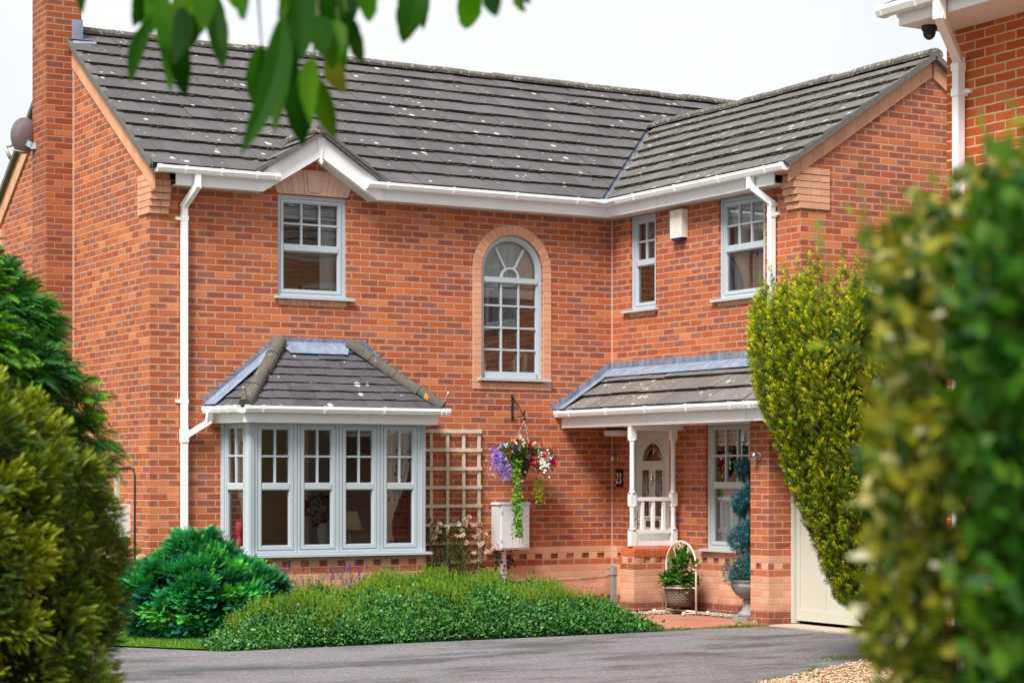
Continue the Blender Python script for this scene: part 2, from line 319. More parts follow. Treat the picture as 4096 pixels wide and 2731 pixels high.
M['tile'] = tile_mat("concrete_roof_tile", (.104, .094, .100), .78); M['tile2'] = tile_mat("concrete_roof_tile_lichened", (.142, .131, .124), 1.25, 2.); M['tile3'] = tile_mat("plain_tile_dark", (.085, .081, .092), .9, 5.); M['tile4'] = tile_mat("porch_roof_tile", (.165, .15, .142), 1.7, 7.)
M['moss'] = moss_mat("mossy_tile_edge"); M['clump'] = plain("moss_cushion", (.060, .052, .026), .95, .05, var=.6, scale=5); M['ridge'] = ridge_mat("lichened_ridge_tile"); M['hip'] = ridge_mat("hip_tile_concrete", .61); M['mortar'] = plain("verge_mortar", (.14, .13, .118), .95, .2, var=.45, scale=14, bump=.01)
M['cream'] = cream_mat("cream_brick"); M['cream2'] = cream_mat("reconstituted_voussoir", (.63, .40, .30), (.69, .46, .36)); M['bull'] = cream_mat("bullnose_brick", (.42, .085, .03), (.50, .11, .045)); M['bed'] = plain("mortar_bed", (.55, .42, .32), .95, .2, bump=.004)
M['white'] = upvc_mat("white_upvc"); M['white_dirty'] = upvc_mat("white_upvc_weathered", (.78, .775, .77), .4); M['grey'] = upvc_mat("pale_grey_frame", (.455, .515, .56), .08)
M['grey_low'] = upvc_mat("pale_green_grey_frame", (.48, .53, .54), .08); M['sage'] = upvc_mat("sage_door", (.53, .58, .52), .05); M['garage'] = upvc_mat("cream_garage_door", (.53, .52, .44), .1)
M['glass'] = glass_mat(); M['lead'] = lead_mat("lead_flashing"); M['lead_hi'] = lead_mat("lead_apron", (.15, .19, .27), (.26, .31, .40)); M['lead_dk'] = lead_mat("lead_valley", (.10, .115, .15), (.2, .225, .27))
M['room'] = plain("room_plaster", (.72, .62, .52), .9, .2); M['room_d'] = plain("room_shade_plaster", (.06, .048, .042), .9, .2); M['roomgreen'] = plain("room_grey_green", (.20, .26, .25), .8, .2)  # dark room plaster: near-black colour stands for an unlit interior
M['black'] = plain("black_iron", (.018, .017, .018), .5, .4); M['steel'] = plain("brushed_steel", (.62, .62, .63), .3, .5, 1.); M['chrome'] = plain("chrome", (.75, .75, .76), .15, .5, 1.)
M['paint'] = upvc_mat("white_gloss_paint", (.80, .79, .80), .06); M['creampaint'] = plain("cream_metal_paint", (.70, .66, .56), .4); M['trellis'] = plain("cream_painted_wood", (.60, .54, .42), .7, .2, var=.2, scale=20, bump=.002)
M['box'] = upvc_mat("white_grp", (.72, .73, .75), .35); M['asphalt'] = asphalt_mat(); M['bark'] = plain("bark", (.12, .075, .05), .9, .15, var=.4, scale=20, bump=.01); M['twig'] = plain("green_twig", (.10, .11, .04), .8, .2, var=.3)
M['wicker'] = wicker_mat(); M['stone'] = plain("cast_stone", (.27, .26, .255), .85, .2, var=.45, scale=12, bump=.01); M['soil'] = plain("bed_soil", (.05, .037, .027), .95, .1, var=.4, scale=9, bump=.03)
M['leaf'] = leaf_mat("foliage"); M['leaf_big'] = leaf_mat("broad_leaf", .35, .4, .4, .18, .012); M['needle'] = leaf_mat("needle_foliage", .15, .55, .25, .28, .02); M['petal'] = leaf_mat("petal", .3, .7, .15, .12, .012)
M['fabric'] = plain("white_blind_fabric", (.80, .80, .78), .9, .1, var=.05)
# ------------------------------------------------------------------ builders for the houses
def clip2(poly, n, c):
    out = []
    for i in range(len(poly)):
        a, b = poly[i], poly[(i + 1) % len(poly)]; da = n[0] * a[0] + n[1] * a[1] - c; db = n[0] * b[0] + n[1] * b[1] - c
        if da <= 0: out.append(a)
        if da * db < 0: t = da / (da - db); out.append((a[0] + t * (b[0] - a[0]), a[1] + t * (b[1] - a[1])))
    return out
def hp(a, b):
    """half plane left of a->b as (n, c) with n.p <= c inside"""
    n = (b[1] - a[1], -(b[0] - a[0])); return n, n[0] * a[0] + n[1] * a[1]
def polyhp(pts): return [hp(pts[i], pts[(i + 1) % len(pts)]) for i in range(len(pts))]
def roofplane(mb, O, S, T, smax, tmax, g, wd, th, keep=(), holes=(), seed=1):
    O, S, T = Vector(O), Vector(S).normalized(), Vector(T).normalized(); N = S.cross(T); rd = random.Random(seed)
    for j in range(int(math.ceil(tmax / g - 1e-6))):
        off = (.5 if j % 2 else 0) - 1
        for i in range(int(smax / wd) + 3):
            s0 = (i + off) * wd; t0 = j * g; q0, q1 = max(s0 + .002, 0), min(s0 + wd - .002, smax); t1 = min(t0 + g + .004, tmax)
            if q1 - q0 < .01: continue
            dh = rd.uniform(-.003, .004); tl = rd.uniform(-.004, .004); lo = t0 + rd.uniform(-.007, .007)
            ps = [[(q0, lo), (q1, lo), (q1, t1), (q0, t1)]]
            for n, c in keep: ps = [clip2(p, n, c) for p in ps]; ps = [p for p in ps if len(p) > 2]
            for h in holes:
                new = []
                for p in ps:
                    for n, c in h:
                        o = clip2(p, (-n[0], -n[1]), -c)
                        if len(o) > 2: new.append(o)
                        p = clip2(p, n, c)
                        if len(p) < 3: break
                ps = new
            for p in ps:
                H = lambda q: th * (1 - .78 * (q[1] - t0) / g) + dh + tl * (q[0] - s0) / wd
                top = [O + S * q[0] + T * q[1] + N * H(q) for q in p]; bot = [O + S * q[0] + T * q[1] - N * .012 for q in p]
                mb.poly(top, 0, uv=[(q[0], q[1]) for q in p])
                for a in range(len(p)):
                    b = (a + 1) % len(p)
                    if p[a][1] > t1 - .001 and p[b][1] > t1 - .001: continue
                    low = abs(p[a][1] - lo) < .001 and abs(p[b][1] - lo) < .001
                    mb.poly([bot[a], bot[b], top[b], top[a]], 1 if low else 0, uv=[(p[a][0], p[a][1])] * 4)
def ridge(mb, p, q, r=.115, seg=.45, m=0, flat=.72, up=(0, 0, 1), seed=3):
    p, q = Vector(p), Vector(q); L = (q - p).length; t = (q - p) / L; a = t.cross(Vector(up)).normalized(); b = a.cross(t); n = max(1, round(L / seg)); rd = random.Random(seed)
    for k in range(n):
        c0, c1 = p + t * (L * k / n + .003), p + t * (L * (k + 1) / n - .003); dz = b * rd.uniform(-.008, .008); rr = r * rd.uniform(.97, 1.04)
        ring = lambda c, s: [c + dz + a * rr * s * math.cos(x) * 1.05 + b * rr * s * math.sin(x) * flat for x in [math.pi * (-.12 + 1.24 * i / 9) for i in range(10)]]
        A, B = ring(c0, 1.0), ring(c1, .97)
        for i in range(9): mb.poly([A[i], A[i + 1], B[i + 1], B[i]], m, smooth=False)
        mb.poly(A, m); mb.poly(B, m)
def moss_clumps(parent, O, S, T, smax, rows, g, n, ok):
    """cushions of moss sitting along the lower edges of the tile courses"""
    O, S, T = Vector(O), Vector(S).normalized(), Vector(T).normalized(); N = S.cross(T); mb = MB(); rd = random.Random(n + rows); c0 = [rd.uniform(0, smax) for _ in range(40)]
    for _ in range(n):
        s_ = rd.choice(c0) + rd.gauss(0, .35) if rd.random() < .6 else rd.uniform(0, smax); j = rd.randrange(1, rows); t_ = j * g + (rd.uniform(-.02, .004) if rd.random() < .85 else rd.uniform(0, g))
        if not (0 < s_ < smax and ok(s_, t_)): continue
        r = rd.uniform(.008, .024); h = r * rd.uniform(.5, .9); c = O + S * s_ + T * t_ + N * (.028 if t_ % g < .01 or t_ % g > g * .8 else .02); k = 6
        ring = [c + S * r * rd.uniform(.9, 1.5) * math.cos(6.283 * i / k) + T * r * .8 * math.sin(6.283 * i / k) for i in range(k)]; top = c + N * h
        for i in range(k): mb.poly([ring[i], ring[(i + 1) % k], top], smooth=False)
    return mb.build("moss", M['clump'], parent, kind="stuff")
GP = [(0, 0), (.11, 0), (.113, -.03), (.094, -.07), (.03, -.076), (0, -.05)]
def gutter_run(mb, p, q, out, brk=.9, first=.35, ends=True, sc=1.):
    p, q, out = Vector(p), Vector(q), Vector(out).normalized(); L = (q - p).length; t = (q - p) / L
    def seg(a, b, g): mb.hexa([p + t * a + out * (o * sc + (g if o > .05 else 0)) + Vector((0, 0, z * sc + (g if z == 0 else -g))) for o, z in GP], [p + t * b + out * (o * sc + (g if o > .05 else 0)) + Vector((0, 0, z * sc + (g if z == 0 else -g))) for o, z in GP])
    seg(0, L, 0)
    if ends: seg(-.004, .05, .005); seg(L - .05, L + .004, .005)
    x = first
    while x < L - .1: seg(x, x + .03, .006); x += brk
def sqpipe(mb, path, w=.066):
    for a, b in zip(path[:-1], path[1:]):
        a, b = Vector(a), Vector(b)
        up = (0, 1, 0) if abs((b - a).normalized().z) > .9 else (0, 0, 1)
        d = (b - a).normalized() * w * .35; mb.bar(a - d, b + d, w, w, up=up)
def win_meshes(mf, mg, fr, a0, a1, z0, z1, ncol, nrow, zt, rec=.035, fw=.04, sw=.052, cols_low=1, gn=None):
    """frame bars into mf, panes into mg: outer frame, sash, transom at zt, glazing bars in the upper light"""
    def ring(x0, x1, y0, y1, w_, n0, n1):
        fr.box(mf, x0, x0 + w_, y0, y1, n0, n1); fr.box(mf, x1 - w_, x1, y0, y1, n0, n1)
        fr.box(mf, x0 + w_, x1 - w_, y0, y0 + w_, n0, n1); fr.box(mf, x0 + w_, x1 - w_, y1 - w_, y1, n0, n1)
    n = -rec
    ring(a0, a1, z0, z1, fw, n - .07, n)
    b0, b1, y0, y1 = a0 + fw, a1 - fw, z0 + fw, z1 - fw
    ring(b0, b1, y0, y1, .012, n - .06, n - .014)
    ring(b0 + .012, b1 - .012, y0 + .012, y1 - .012, sw - .024, n - .06, n - .004)
    ring(b0 + sw - .012, b1 - sw + .012, y0 + sw - .012, y1 - sw + .012, .012, n - .06, n - .016)
    g0, g1, h0, h1 = b0 + sw, b1 - sw, y0 + sw, y1 - sw
    fr.box(mf, g0, g1, zt - .03, zt + .03, n - .06, n - .006); fr.box(mf, g0, g1, zt - .042, zt - .03, n - .06, n - .018); fr.box(mf, g0, g1, zt + .03, zt + .042, n - .06, n - .018)
    t0 = zt + .042; bw = .011
    for i in range(1, ncol): x = g0 + (g1 - g0) * i / ncol; fr.box(mf, x - bw, x + bw, t0, h1, n - .055, n - .02)
    for j in range(1, nrow):
        z = t0 + (h1 - t0) * j / nrow
        for i in range(ncol):
            xa = g0 + (g1 - g0) * i / ncol + (bw if i else 0); xb = g0 + (g1 - g0) * (i + 1) / ncol - (bw if i < ncol - 1 else 0)
            fr.box(mf, xa, xb, z - bw, z + bw, n - .055, n - .022)
    fr.quad(mg, g0 - .005, g1 + .005, h0 - .005, zt, n - .04); fr.quad(mg, g0 - .005, g1 + .005, zt, h1 + .005, n - .04)
def sill_mesh(mb, fr, a0, a1, z, out=.055, back=-.03, h=.03):
    fr.prism(mb, [(a0, z - h), (a1, z - h), (a1, z), (a0, z)], back, out)
def window(parent, fr, a0, a1, z0, z1, ncol, nrow, zt, mat, sill=(.05, .06), rec=.035, label=None):
    mf, mg = MB(), MB(); win_meshes(mf, mg, fr, a0, a1, z0, z1, ncol, nrow, zt, rec)
    o = mf.build("window", mat, parent, label=label); mg.build("glass", M['glass'], o)
    ms = MB(); sill_mesh(ms, fr, a0 - sill[0], a1 + sill[1], z0 + .004); ms.build("sill", mat, o); return o
def room(parent, fr, a0, a1, z0, z1, d, mat, n0=-.3, hole=None):
    """the plastered box of a room behind a window, open towards the glass"""
    mb = MB(); q = fr.p
    wall(mb, fr, a0, a1, z0, z1, [hole + (0, False)] if hole else [], n=n0 - d); P = [(a0, z0), (a1, z0), (a1, z1), (a0, z1)]  # hole: opening added in the room's back to let sky light in
    for i in range(4): (x0, y0), (x1, y1) = P[i], P[(i + 1) % 4]; mb.poly([q(x0, y0, n0), q(x1, y1, n0), q(x1, y1, n0 - d), q(x0, y0, n0 - d)])
    return mb.build("room", mat, parent)
# ================================================================== THE BRICK HOUSE
house = thing("brick_house", "red brick house with grey tiled roofs, a bay window and an arched stair window", "house", (-3, 1, 0))
XL, EZ = -6.06, 4.985           # left corner, roof plane at the eave
WX, WY = 3.72, -3.76            # far side and front of the wing
SL = .65; RY = 2.88; RZ = EZ + SL * (RY + .27); WRX = 1.86; WRZ = EZ + SL * (WRX + .27)
ARC = (-1.445, 4.10, .434)      # stair window arch: centre x, spring z, radius
UW = (-4.53, -3.665, 3.66, 4.825)
GX = -4.094                     # centre of the little gable
BAY = [(-5.24, 0), (-5.115, -.55), (-2.92, -.55), (-2.79, 0)]
# walls ----------------------------------------------------------------
mb = MB()
holes = [UW + (.1, False), (ARC[0] - .434, ARC[0] + .434, 2.79, ARC[1] + .434, .1, False), (-5.0, -3.0, .8, 2.2, .3, False)] + checks(FRONT, XL, -5.3) + checks(FRONT, -2.7, 0)
wall(mb, FRONT, XL, 0, 0, 4.9, holes)
ax, az, ar = ARC
for sgn in (-1, 1):                                                      # spandrels and soffit of the arch
    for k in range(14):
        t0, t1 = [math.pi / 2 * i / 14 for i in (k, k + 1)]; p = lambda t, n=0: FRONT.p(ax + sgn * ar * math.cos(t), az + ar * math.sin(t), n); c = FRONT.p(ax + sgn * ar, az + ar)
        f = [p(t0), p(t1), c]; mb.poly(f if sgn < 0 else f[::-1]); mb.poly([p(t0), p(t1), p(t1, -.1), p(t0, -.1)])
mb.poly([FRONT.p(GX - .78, 4.9), FRONT.p(GX + .78, 4.9), FRONT.p(GX, 5.40)])
mb.build("wall", M['brick'], house, label="main front wall with the arched stair window")
mb = MB()
holes = [(.40, .96, 3.645, 4.795, .1, False), (2.24, 3.12, 3.645, 4.795, .1, False), (.39, 1.25, .1, 2.2, .08, False), (1.983, 2.839, .77, 2.24, .1, False)] + checks(SIDE, 0, .37, True) + checks(SIDE, 1.7, 3.35, True)
wall(mb, SIDE, 0, 3.76, 0, 4.9, holes); mb.build("wall", M['brick'], house, label="wing wall with the front door")
mb = MB(); P = lambda x, z: (x, WY, z)
mb.poly([P(0, 2), P(WX, 2), P(WX, 4.9), P(WX - .0, 5.13), P(WRX, WRZ - .03), P(0, 5.13), P(0, 4.9)]); wall(mb, F(WX, WY, 0, 1), 0, 9.5, 0, 4.9, [(.2, 1.5, 3.2, 4.6, .1, False), (1.9, 2.6, 3.2, 4.6, .1, False)])  # openings in the unseen far wall added to light the wing rooms
mb.build("wall", M['brick_plain'], house, label="front gable of the wing")
mb = MB(); P = lambda y, z: (XL, y, z)
mb.poly([P(2 * RY, 0), P(0, 0), P(0, 5.13), P(RY, RZ - .03), P(2 * RY, 5.13)]); wall(mb, F(6, 2 * RY, -1, 0), 0, 12.06, 0, 5, [(9.6, 11.7, .2, 2.3, .1, False), (10.0, 11.7, 3.1, 4.6, .1, False), (7.5, 8.5, 3.1, 4.5, .1, False)])  # unseen rear wall openings, added to bring sky light into the rooms
mb.build("wall", M['brick'], house, label="left gable wall beside the chimney")
mb = MB(); mb.box((-6.40, 2.6, 0), (-5.965, 3.15, 8.4)); mb.box((-6.43, 2.57, 8.4), (-5.93, 3.18, 8.55))
ch = mb.build("chimney", M['brick_ch'], house)
mb = MB(); mb.lathe([(.11, 8.55), (.09, 8.75), (.1, 8.9)], (-6.18, 2.87, 0), 14); mb.build("chimney_pot", M['bull'], ch)
mb = MB(); mb.box((-6.085, 2.585, RZ - .20), (-5.965, 2.6, RZ + .09)); mb.box((-5.965, 2.585, RZ - .13), (-5.95, 3.16, RZ + .10)); mb.hexa([(-6.09, 2.5, RZ - .232), (-5.80, 2.52, RZ - .20), (-5.80, 2.6, RZ - .15), (-6.09, 2.6, RZ - .165)], [(-6.09, 2.5, RZ - .212), (-5.80, 2.52, RZ - .18), (-5.80, 2.6, RZ - .13), (-6.09, 2.6, RZ - .145)])
mb.build("lead_flashing", M['lead_hi'], ch)
# cream verges and corbelled kneelers ---------------------------------
mb = MB()
def raking(fn, c0, c1, w_, d, n=22):
    """cream bricks laid along a verge: fn(h, z, out) -> point, from c0 up to c1, measured down from the roof line"""
    (h0, z0), (h1, z1) = c0, c1
    for i in range(n):
        f0, f1 = i / n, (i + 1) / n - .012 / n * 2; A = (h0 + (h1 - h0) * f0, z0 + (z1 - z0) * f0); B = (h0 + (h1 - h0) * f1, z0 + (z1 - z0) * f1)
        q = [fn(A[0], A[1] - w_, 0), fn(B[0], B[1] - w_, 0), fn(B[0], B[1], 0), fn(A[0], A[1], 0)]; q2 = [fn(A[0], A[1] - w_, d), fn(B[0], B[1] - w_, d), fn(B[0], B[1], d), fn(A[0], A[1], d)]
        mb.hexa(q, q2)
gl_ = lambda h, z, o: (XL - o, h, z); gw = lambda h, z, o: (h, WY - o, z)
zz = lambda h: EZ + SL * (h + .27) - .02
for fn_, p_, q_, w_, n_ in ((gl_, (-.17, zz(-.17)), (RY, zz(RY)), .285, 22), (gl_, (2 * RY - .02, zz(.02)), (RY + .05, zz(RY - .05)), .285, 22), (gw, (-.18, zz(-.18)), (WRX, zz(WRX)), .21, 13), (gw, (2 * WRX - .02, zz(.02)), (WRX + .02, zz(WRX - .02)), .21, 13)):
    mb = MB(); raking(fn_, p_, q_, w_, .028, n_); mb.build("verge_brickwork", M['cream'], house)
mb = MB(); mb2 = MB()
for i, o in enumerate((.03, .055, .08, .105, .085, .05)):                # kneelers
    z0 = 4.50 + .075 * i; g_ = .004
    for k in range(2): mb.box((XL + .0125 + k * .101, .0, z0 + g_), (XL + .0125 + (k + 1) * .101 - g_, -o, z0 + .075 - g_))
    for k in range(3): mb.box((XL - .022, -o + .0 if k == 0 else .112 * k - .0, z0 + g_), (XL + .01, .112 * (k + 1) - g_, z0 + .075 - g_))
    if i == 5: continue
    z0 = 4.53 + .075 * i; mb, mbk = mb2, mb
    mb.box((-o, WY + .215, z0 + g_), (0, WY + .11, z0 + .075 - g_)); mb.box((-o, WY + .106, z0 + g_), (0, WY + .0125, z0 + .075 - g_))
    for k in range(3): mb.box((-o if k == 0 else .13 * k, WY - .022, z0 + g_), (.13 * (k + 1) - g_, WY + .01, z0 + .075 - g_))
    mb = mbk
for k in range(3): mb2.box((.0 + .13 * k, WY - .024, 4.912), (.13 * (k + 1) - .004, WY + .01, 4.98))
mb.box((XL - .02, -.19, 4.953), (XL + .21, 0, 5.0)); mb2.box((-.19, WY + .21, 4.908), (-.004, WY - .02, 4.985)); mb.build("kneeler", M['cream'], house, label="cream corbelled kneeler at the left corner"); mb2.build("kneeler", M['cream'], house, label="cream corbelled kneeler on the wing"); mb = MB()
for i in range(2): mb.box((XL - .04, 2 * RY - .3, 4.62 + .14 * i), (XL + .01, 2 * RY + .1, 4.755 + .14 * i))
mb.build("kneeler", M['cream'], house)
for a, b in (((XL - .05, -.25, EZ), (XL - .05, RY, RZ)), ((XL - .05, 2 * RY + .25, EZ), (XL - .05, RY, RZ)), ((-.25, WY - .062, EZ), (WRX, WY - .062, WRZ)), ((2 * WRX + .25, WY - .062, EZ), (WRX, WY - .062, WRZ))):
    mb = MB(); mb.bar(Vector(a), Vector(b), .08, .06); mb.build("verge_mortar", M['mortar'], house)   # mortar under the verge tiles
# roofs ----------------------------------------------------------------
mb = MB(); LT = (RY + .27) * math.hypot(1, SL); g = LT / 11
q = 1 / math.hypot(1, SL); Ox, Oy = XL - .075, -.28
to = lambda x, y: (x - Ox, (y - Oy) / q)                                 # plan point -> roof coordinates (slope length)
GV = .83; gy = -.27 + (5.53 - EZ) / SL                                   # where the little gable's ridge dies into the roof
gab = polyhp([to(GX - GV - .12, -.42), to(GX + GV + .12, -.42), to(GX, gy + .02)])
val = polyhp([to(-.35 - .07, -.35), to(12, -.35), to(12, WRX + .02), to(WRX - .05, WRX + .02)])
roofplane(mb, (Ox, Oy, EZ), (1, 0, 0), (0, 1, SL), 10.15, LT, g, .3, .042, holes=[gab, val], seed=2)
roofplane(mb, (4.0, 2 * RY + .28, EZ), (-1, 0, 0), (0, -1, SL), 10.13, LT, g, .3, .036, seed=4)
main_roof = mb.build("roof", [M['tile'], M['moss']], house, label="main roof of grey concrete tiles")
moss_clumps(main_roof, (Ox, Oy, EZ), (1, 0, 0), (0, 1, SL), 8.0, 11, g, 900, lambda s_, t_: s_ + Ox < Oy + t_ * q - .1 or Oy + t_ * q > WRX)
mb = MB(); ridge(mb, (-5.95, RY, RZ + .015), (4.0, RY, RZ + .02), .105, .45, flat=.66); mb.build("ridge_tile", M['ridge'], main_roof)
mb = MB()
T_ = Vector((1, 0, SL)).normalized(); LW = (WRX + .27) * math.hypot(1, SL); g2 = LW / 8
Wy0 = 2.1; tw = lambda x, y: (Wy0 - y, (x + .28) / q)
valw = polyhp([tw(-.45, -.41), tw(WRX + .2, WRX + .24), tw(WRX + .2, 2.6), tw(-.45, 2.6)]) if False else polyhp([tw(-.45, 2.6), tw(WRX + .2, 2.6), tw(WRX + .2, WRX + .13), tw(-.45, -.52)][::-1])
def orient(h, inside):                                                   # make every half plane contain the given point
    return [(n, c) if n[0] * inside[0] + n[1] * inside[1] <= c else ((-n[0], -n[1]), -c) for n, c in h]
valw = orient(valw, tw(.3, 1.5)); val = orient(val, to(5, .5))
roofplane(mb, (-.28, Wy0, EZ), (0, -1, 0), (1, 0, SL), Wy0 - WY + .09, LW, g2, .3, .045, holes=[valw], seed=6)
roofplane(mb, (2 * WRX + .28, WY - .09, EZ), (0, 1, 0), (-1, 0, SL), 6, LW, g2, .3, .038, seed=7)
wing_roof = mb.build("roof", [M['tile2'], M['moss']], house, label="lichened roof of the wing")
moss_clumps(wing_roof, (-.28, Wy0, EZ), (0, -1, 0), (1, 0, SL), Wy0 - WY, 8, g2, 900, lambda s_, t_: Wy0 - s_ < -.28 + t_ * q)
mb = MB(); ridge(mb, (WRX, WY - .09, WRZ + .015), (WRX, WRX + .1, WRZ + .02), .105, .45, seed=5, flat=.66); mb.build("ridge_tile", M['ridge'], wing_roof)
mb = MB()                                                               # lead valley between the two roofs
for dx, dy in ((1, 0), (0, 1)):
    pass
v0, v1 = Vector((-.33, -.33, EZ - .03)), Vector((WRX, WRX, WRZ + .0)); mb.poly([v0 + Vector((-.2, 0, .0)), v0 + Vector((0, 0, -.01)), v1 + Vector((0, 0, -.01)), v1 + Vector((-.2, 0, 0))]); mb.poly([v0 + Vector((0, 0, -.01)), v0 + Vector((0, -.2, 0)), v1 + Vector((0, -.2, 0)), v1 + Vector((0, 0, -.01))])
mb.build("lead_valley", M['lead_dk'], main_roof)
for sg in (-1, 1):
    mb = MB(); a, b = Vector((GX + sg * (GV + .02), -.3, EZ - .005)), Vector((GX, gy, 5.53 - .0)); mb.poly([a + Vector((sg * .16, 0, .015)), a, b, b + Vector((sg * .16, .02, .02))]); mb.poly([a, a + Vector((-sg * .15, 0, .09)), b + Vector((-sg * .15, 0, .0)), b])
    mb.build("lead_valley", M['lead_dk'], main_roof)
# little gable over the upper window ----------------------------------
mb = MB(); Lg = .86 * math.hypot(1, .64); yl = gy + .28
for sg, nm in ((1, 0), (-1, 1)):
    if sg == 1: roofplane(mb, (GX - .86, gy + .03, 4.985), (0, -1, 0), (1, 0, .64), yl + .03, Lg, Lg / 3, .3, .032, keep=[hp((yl - .03, 0), (.03, Lg))] if False else orient([hp((yl - .08, 0), (0, Lg))], (yl, Lg * .6)), seed=8)
    else: roofplane(mb, (GX + .86, -.3, 4.985), (0, 1, 0), (-1, 0, .64), yl + .03, Lg, Lg / 3, .3, .032, keep=orient([hp((.1, 0), (yl + .03, Lg))], (0, Lg * .6)), seed=9)
gr = mb.build("roof", [M['tile2'], M['moss']], house, label="small gable roof over the upper window")
mb = MB(); ridge(mb, (GX, -.3, 5.535), (GX, gy + .05, 5.535), .1, .45, seed=8); mb.build("ridge_tile", M['ridge'], gr)
for sg in (-1, 1): mb = MB(); mb.bar(Vector((GX + sg * .8, -.262, 4.998)), Vector((GX, -.262, 5.51)), .05, .035); mb.build("verge_mortar", M['mortar'], gr)
mb = MB()
for sg in (-1, 1):
    pts = [(GX, 5.243), (GX + sg * .71, 4.803), (GX + sg * .77, 4.803), (GX + sg * .77, 5.0), (GX, 5.488)]
    FRONT.prism(mb, pts if sg < 0 else pts[::-1], .185, .22 + .003 * sg)
FRONT.prism(mb, [(GX - .06, 5.452), (GX - .013, 5.24), (GX - .012, 5.215), (GX - .028, 5.195), (GX, 5.155), (GX + .028, 5.195), (GX + .012, 5.215), (GX + .013, 5.24), (GX + .06, 5.452), (GX, 5.485)], .2, .232)
mb.build("bargeboard", M['white'], house, bevel=.003)
# gauged arches --------------------------------------------------------
mb = MB(); zb, zt_ = 4.832, 5.085; n = 13
for i in range(n):
    f0, f1 = i / n, (i + 1) / n
    if i in (5, 7): continue
    if i == 6: f0, f1 = 5 / n, 8 / n
    bx0, bx1 = UW[0] - .012 + (UW[1] - UW[0] + .024) * f0 + .003, UW[0] - .012 + (UW[1] - UW[0] + .024) * f1 - .003; e = .10
    tx0, tx1 = UW[0] - .012 - e + (UW[1] - UW[0] + .024 + 2 * e) * f0 + .003, UW[0] - .012 - e + (UW[1] - UW[0] + .024 + 2 * e) * f1 - .003
    dz = lambda x: 0.03 * (1 - ((x - GX) / .55) ** 2)
    if i == 6:
        FRONT.prism(mb, [(bx0, zb), (bx1, zb), (tx1, zt_ + dz(tx1)), (tx0, zt_ + dz(tx0))], 0, .018); FRONT.prism(mb, [(bx0 + .035, zb + .03), (bx1 - .035, zb + .03), (tx1 - .04, zt_ - .005), (tx0 + .04, zt_ - .005)], .018, .04)
    else: FRONT.prism(mb, [(bx0, zb), (bx1, zb), (tx1, zt_ + dz(tx1)), (tx0, zt_ + dz(tx0))], 0, .012 + .004 * (i % 2))
FRONT.prism(mb, [(UW[0] - .01, zb - .001), (UW[1] + .01, zb - .001), (UW[1] + .1, zt_), (UW[0] - .1, zt_)], 0, .008)
mb.build("flat_arch", M['cream2'], house)
mb = MB(); ro = .545
nb = 20
for i in range(nb):
    t0, t1 = math.pi * (i + .04) / nb, math.pi * (i + .96) / nb; c = lambda r, t: (ax + r * math.cos(t), az + r * math.sin(t)); FRONT.prism(mb, [c(ar, t0), c(ro, t0), c(ro, t1), c(ar, t1)], -.01, .012)
for sg in (-1, 1):
    z = az - .004
    while z > 2.76: FRONT.box(mb, ax + sg * (ar + .002), ax + sg * ro, max(z - .07, 2.70), z, -.01, .012); z -= .0752
x = ax - ro
while x < ax + ro - .05: FRONT.box(mb, x + .004, min(x + .1, ax + ro), 2.665, 2.735, -.01, .012); x += .104
o = mb.build("arch_surround", M['cream'], house)
mb = MB(); FRONT.box(mb, ax - ro - .006, ax - ar, 2.66, az, 0, .006); FRONT.box(mb, ax + ar, ax + ro + .006, 2.66, az, 0, .006); FRONT.box(mb, ax - ar, ax + ar, 2.66, 2.74, 0, .006)
for i in range(24):
    t0, t1 = math.pi * i / 24, math.pi * (i + 1) / 24; c = lambda r, t: (ax + r * math.cos(t), az + r * math.sin(t)); FRONT.prism(mb, [c(ar, t0), c(ro + .006, t0), c(ro + .006, t1), c(ar, t1)], 0, .006)
mb.build("mortar_bed", M['bed'], o)
# cream brick-on-edge under the upper sills
for fr, a0, a1 in ((FRONT, UW[0], UW[1]), (SIDE, .40, .96), (SIDE, 2.24, 3.12)):
    x = a0; mb = MB()
    while x < a1 - .03: fr.box(mb, x + .003, min(x + .075, a1), 3.565, 3.628, -.01, .008); x += .078
    mb.build("sill_brickwork", M['cream'], house)
# windows --------------------------------------------------------------
window(house, FRONT, *UW, 3, 2, 4.225, M['grey'], (.045, .08), label="upper sash style window under the small gable")
window(house, SIDE, .40, .96, 3.645, 4.795, 2, 2, 4.22, M['grey'], (.12, .06), label="narrow upper window of the wing")
window(house, SIDE, 2.24, 3.12, 3.645, 4.795, 3, 2, 4.22, M['grey'], (.1, .06), label="wide upper window of the wing")
window(house, SIDE, 1.983, 2.839, .77, 2.24, 3, 2, 1.51, M['grey_low'], (.06, .06), rec=.04, label="tall window beside the front door")
# arched stair window
mf, mg = MB(), MB(); n0, n1 = -.105, -.035; fw = .05; zb0 = 2.79; TZ = 3.99
def arcbar(r0, r1, t0, t1, na, nb_, k=20, cx=ax, cz=az):
    for i in range(k):
        a_, b_ = t0 + (t1 - t0) * i / k, t0 + (t1 - t0) * (i + 1) / k; c = lambda r, t: (cx + r * math.cos(t), cz + r * math.sin(t)); FRONT.prism(mf, [c(r0, a_), c(r1, a_), c(r1, b_), c(r0, b_)], na, nb_)
for r0, r1, d in ((ar - fw, ar, n1), (ar - fw - .018, ar - fw, n1 - .016)):
    arcbar(r0, r1, 0, math.pi, n0, d)
    for sg in (-1, 1): FRONT.box(mf, ax + sg * r0, ax + sg * r1, zb0 + (.07 if d != n1 else 0), az, n0, d)
gi = ar - fw - .018
FRONT.box(mf, ax - gi, ax + gi, zb0, zb0 + .075, n0, n1); FRONT.box(mf, ax - gi, ax + gi, zb0 + .075, zb0 + .09, n0, n1 - .016)
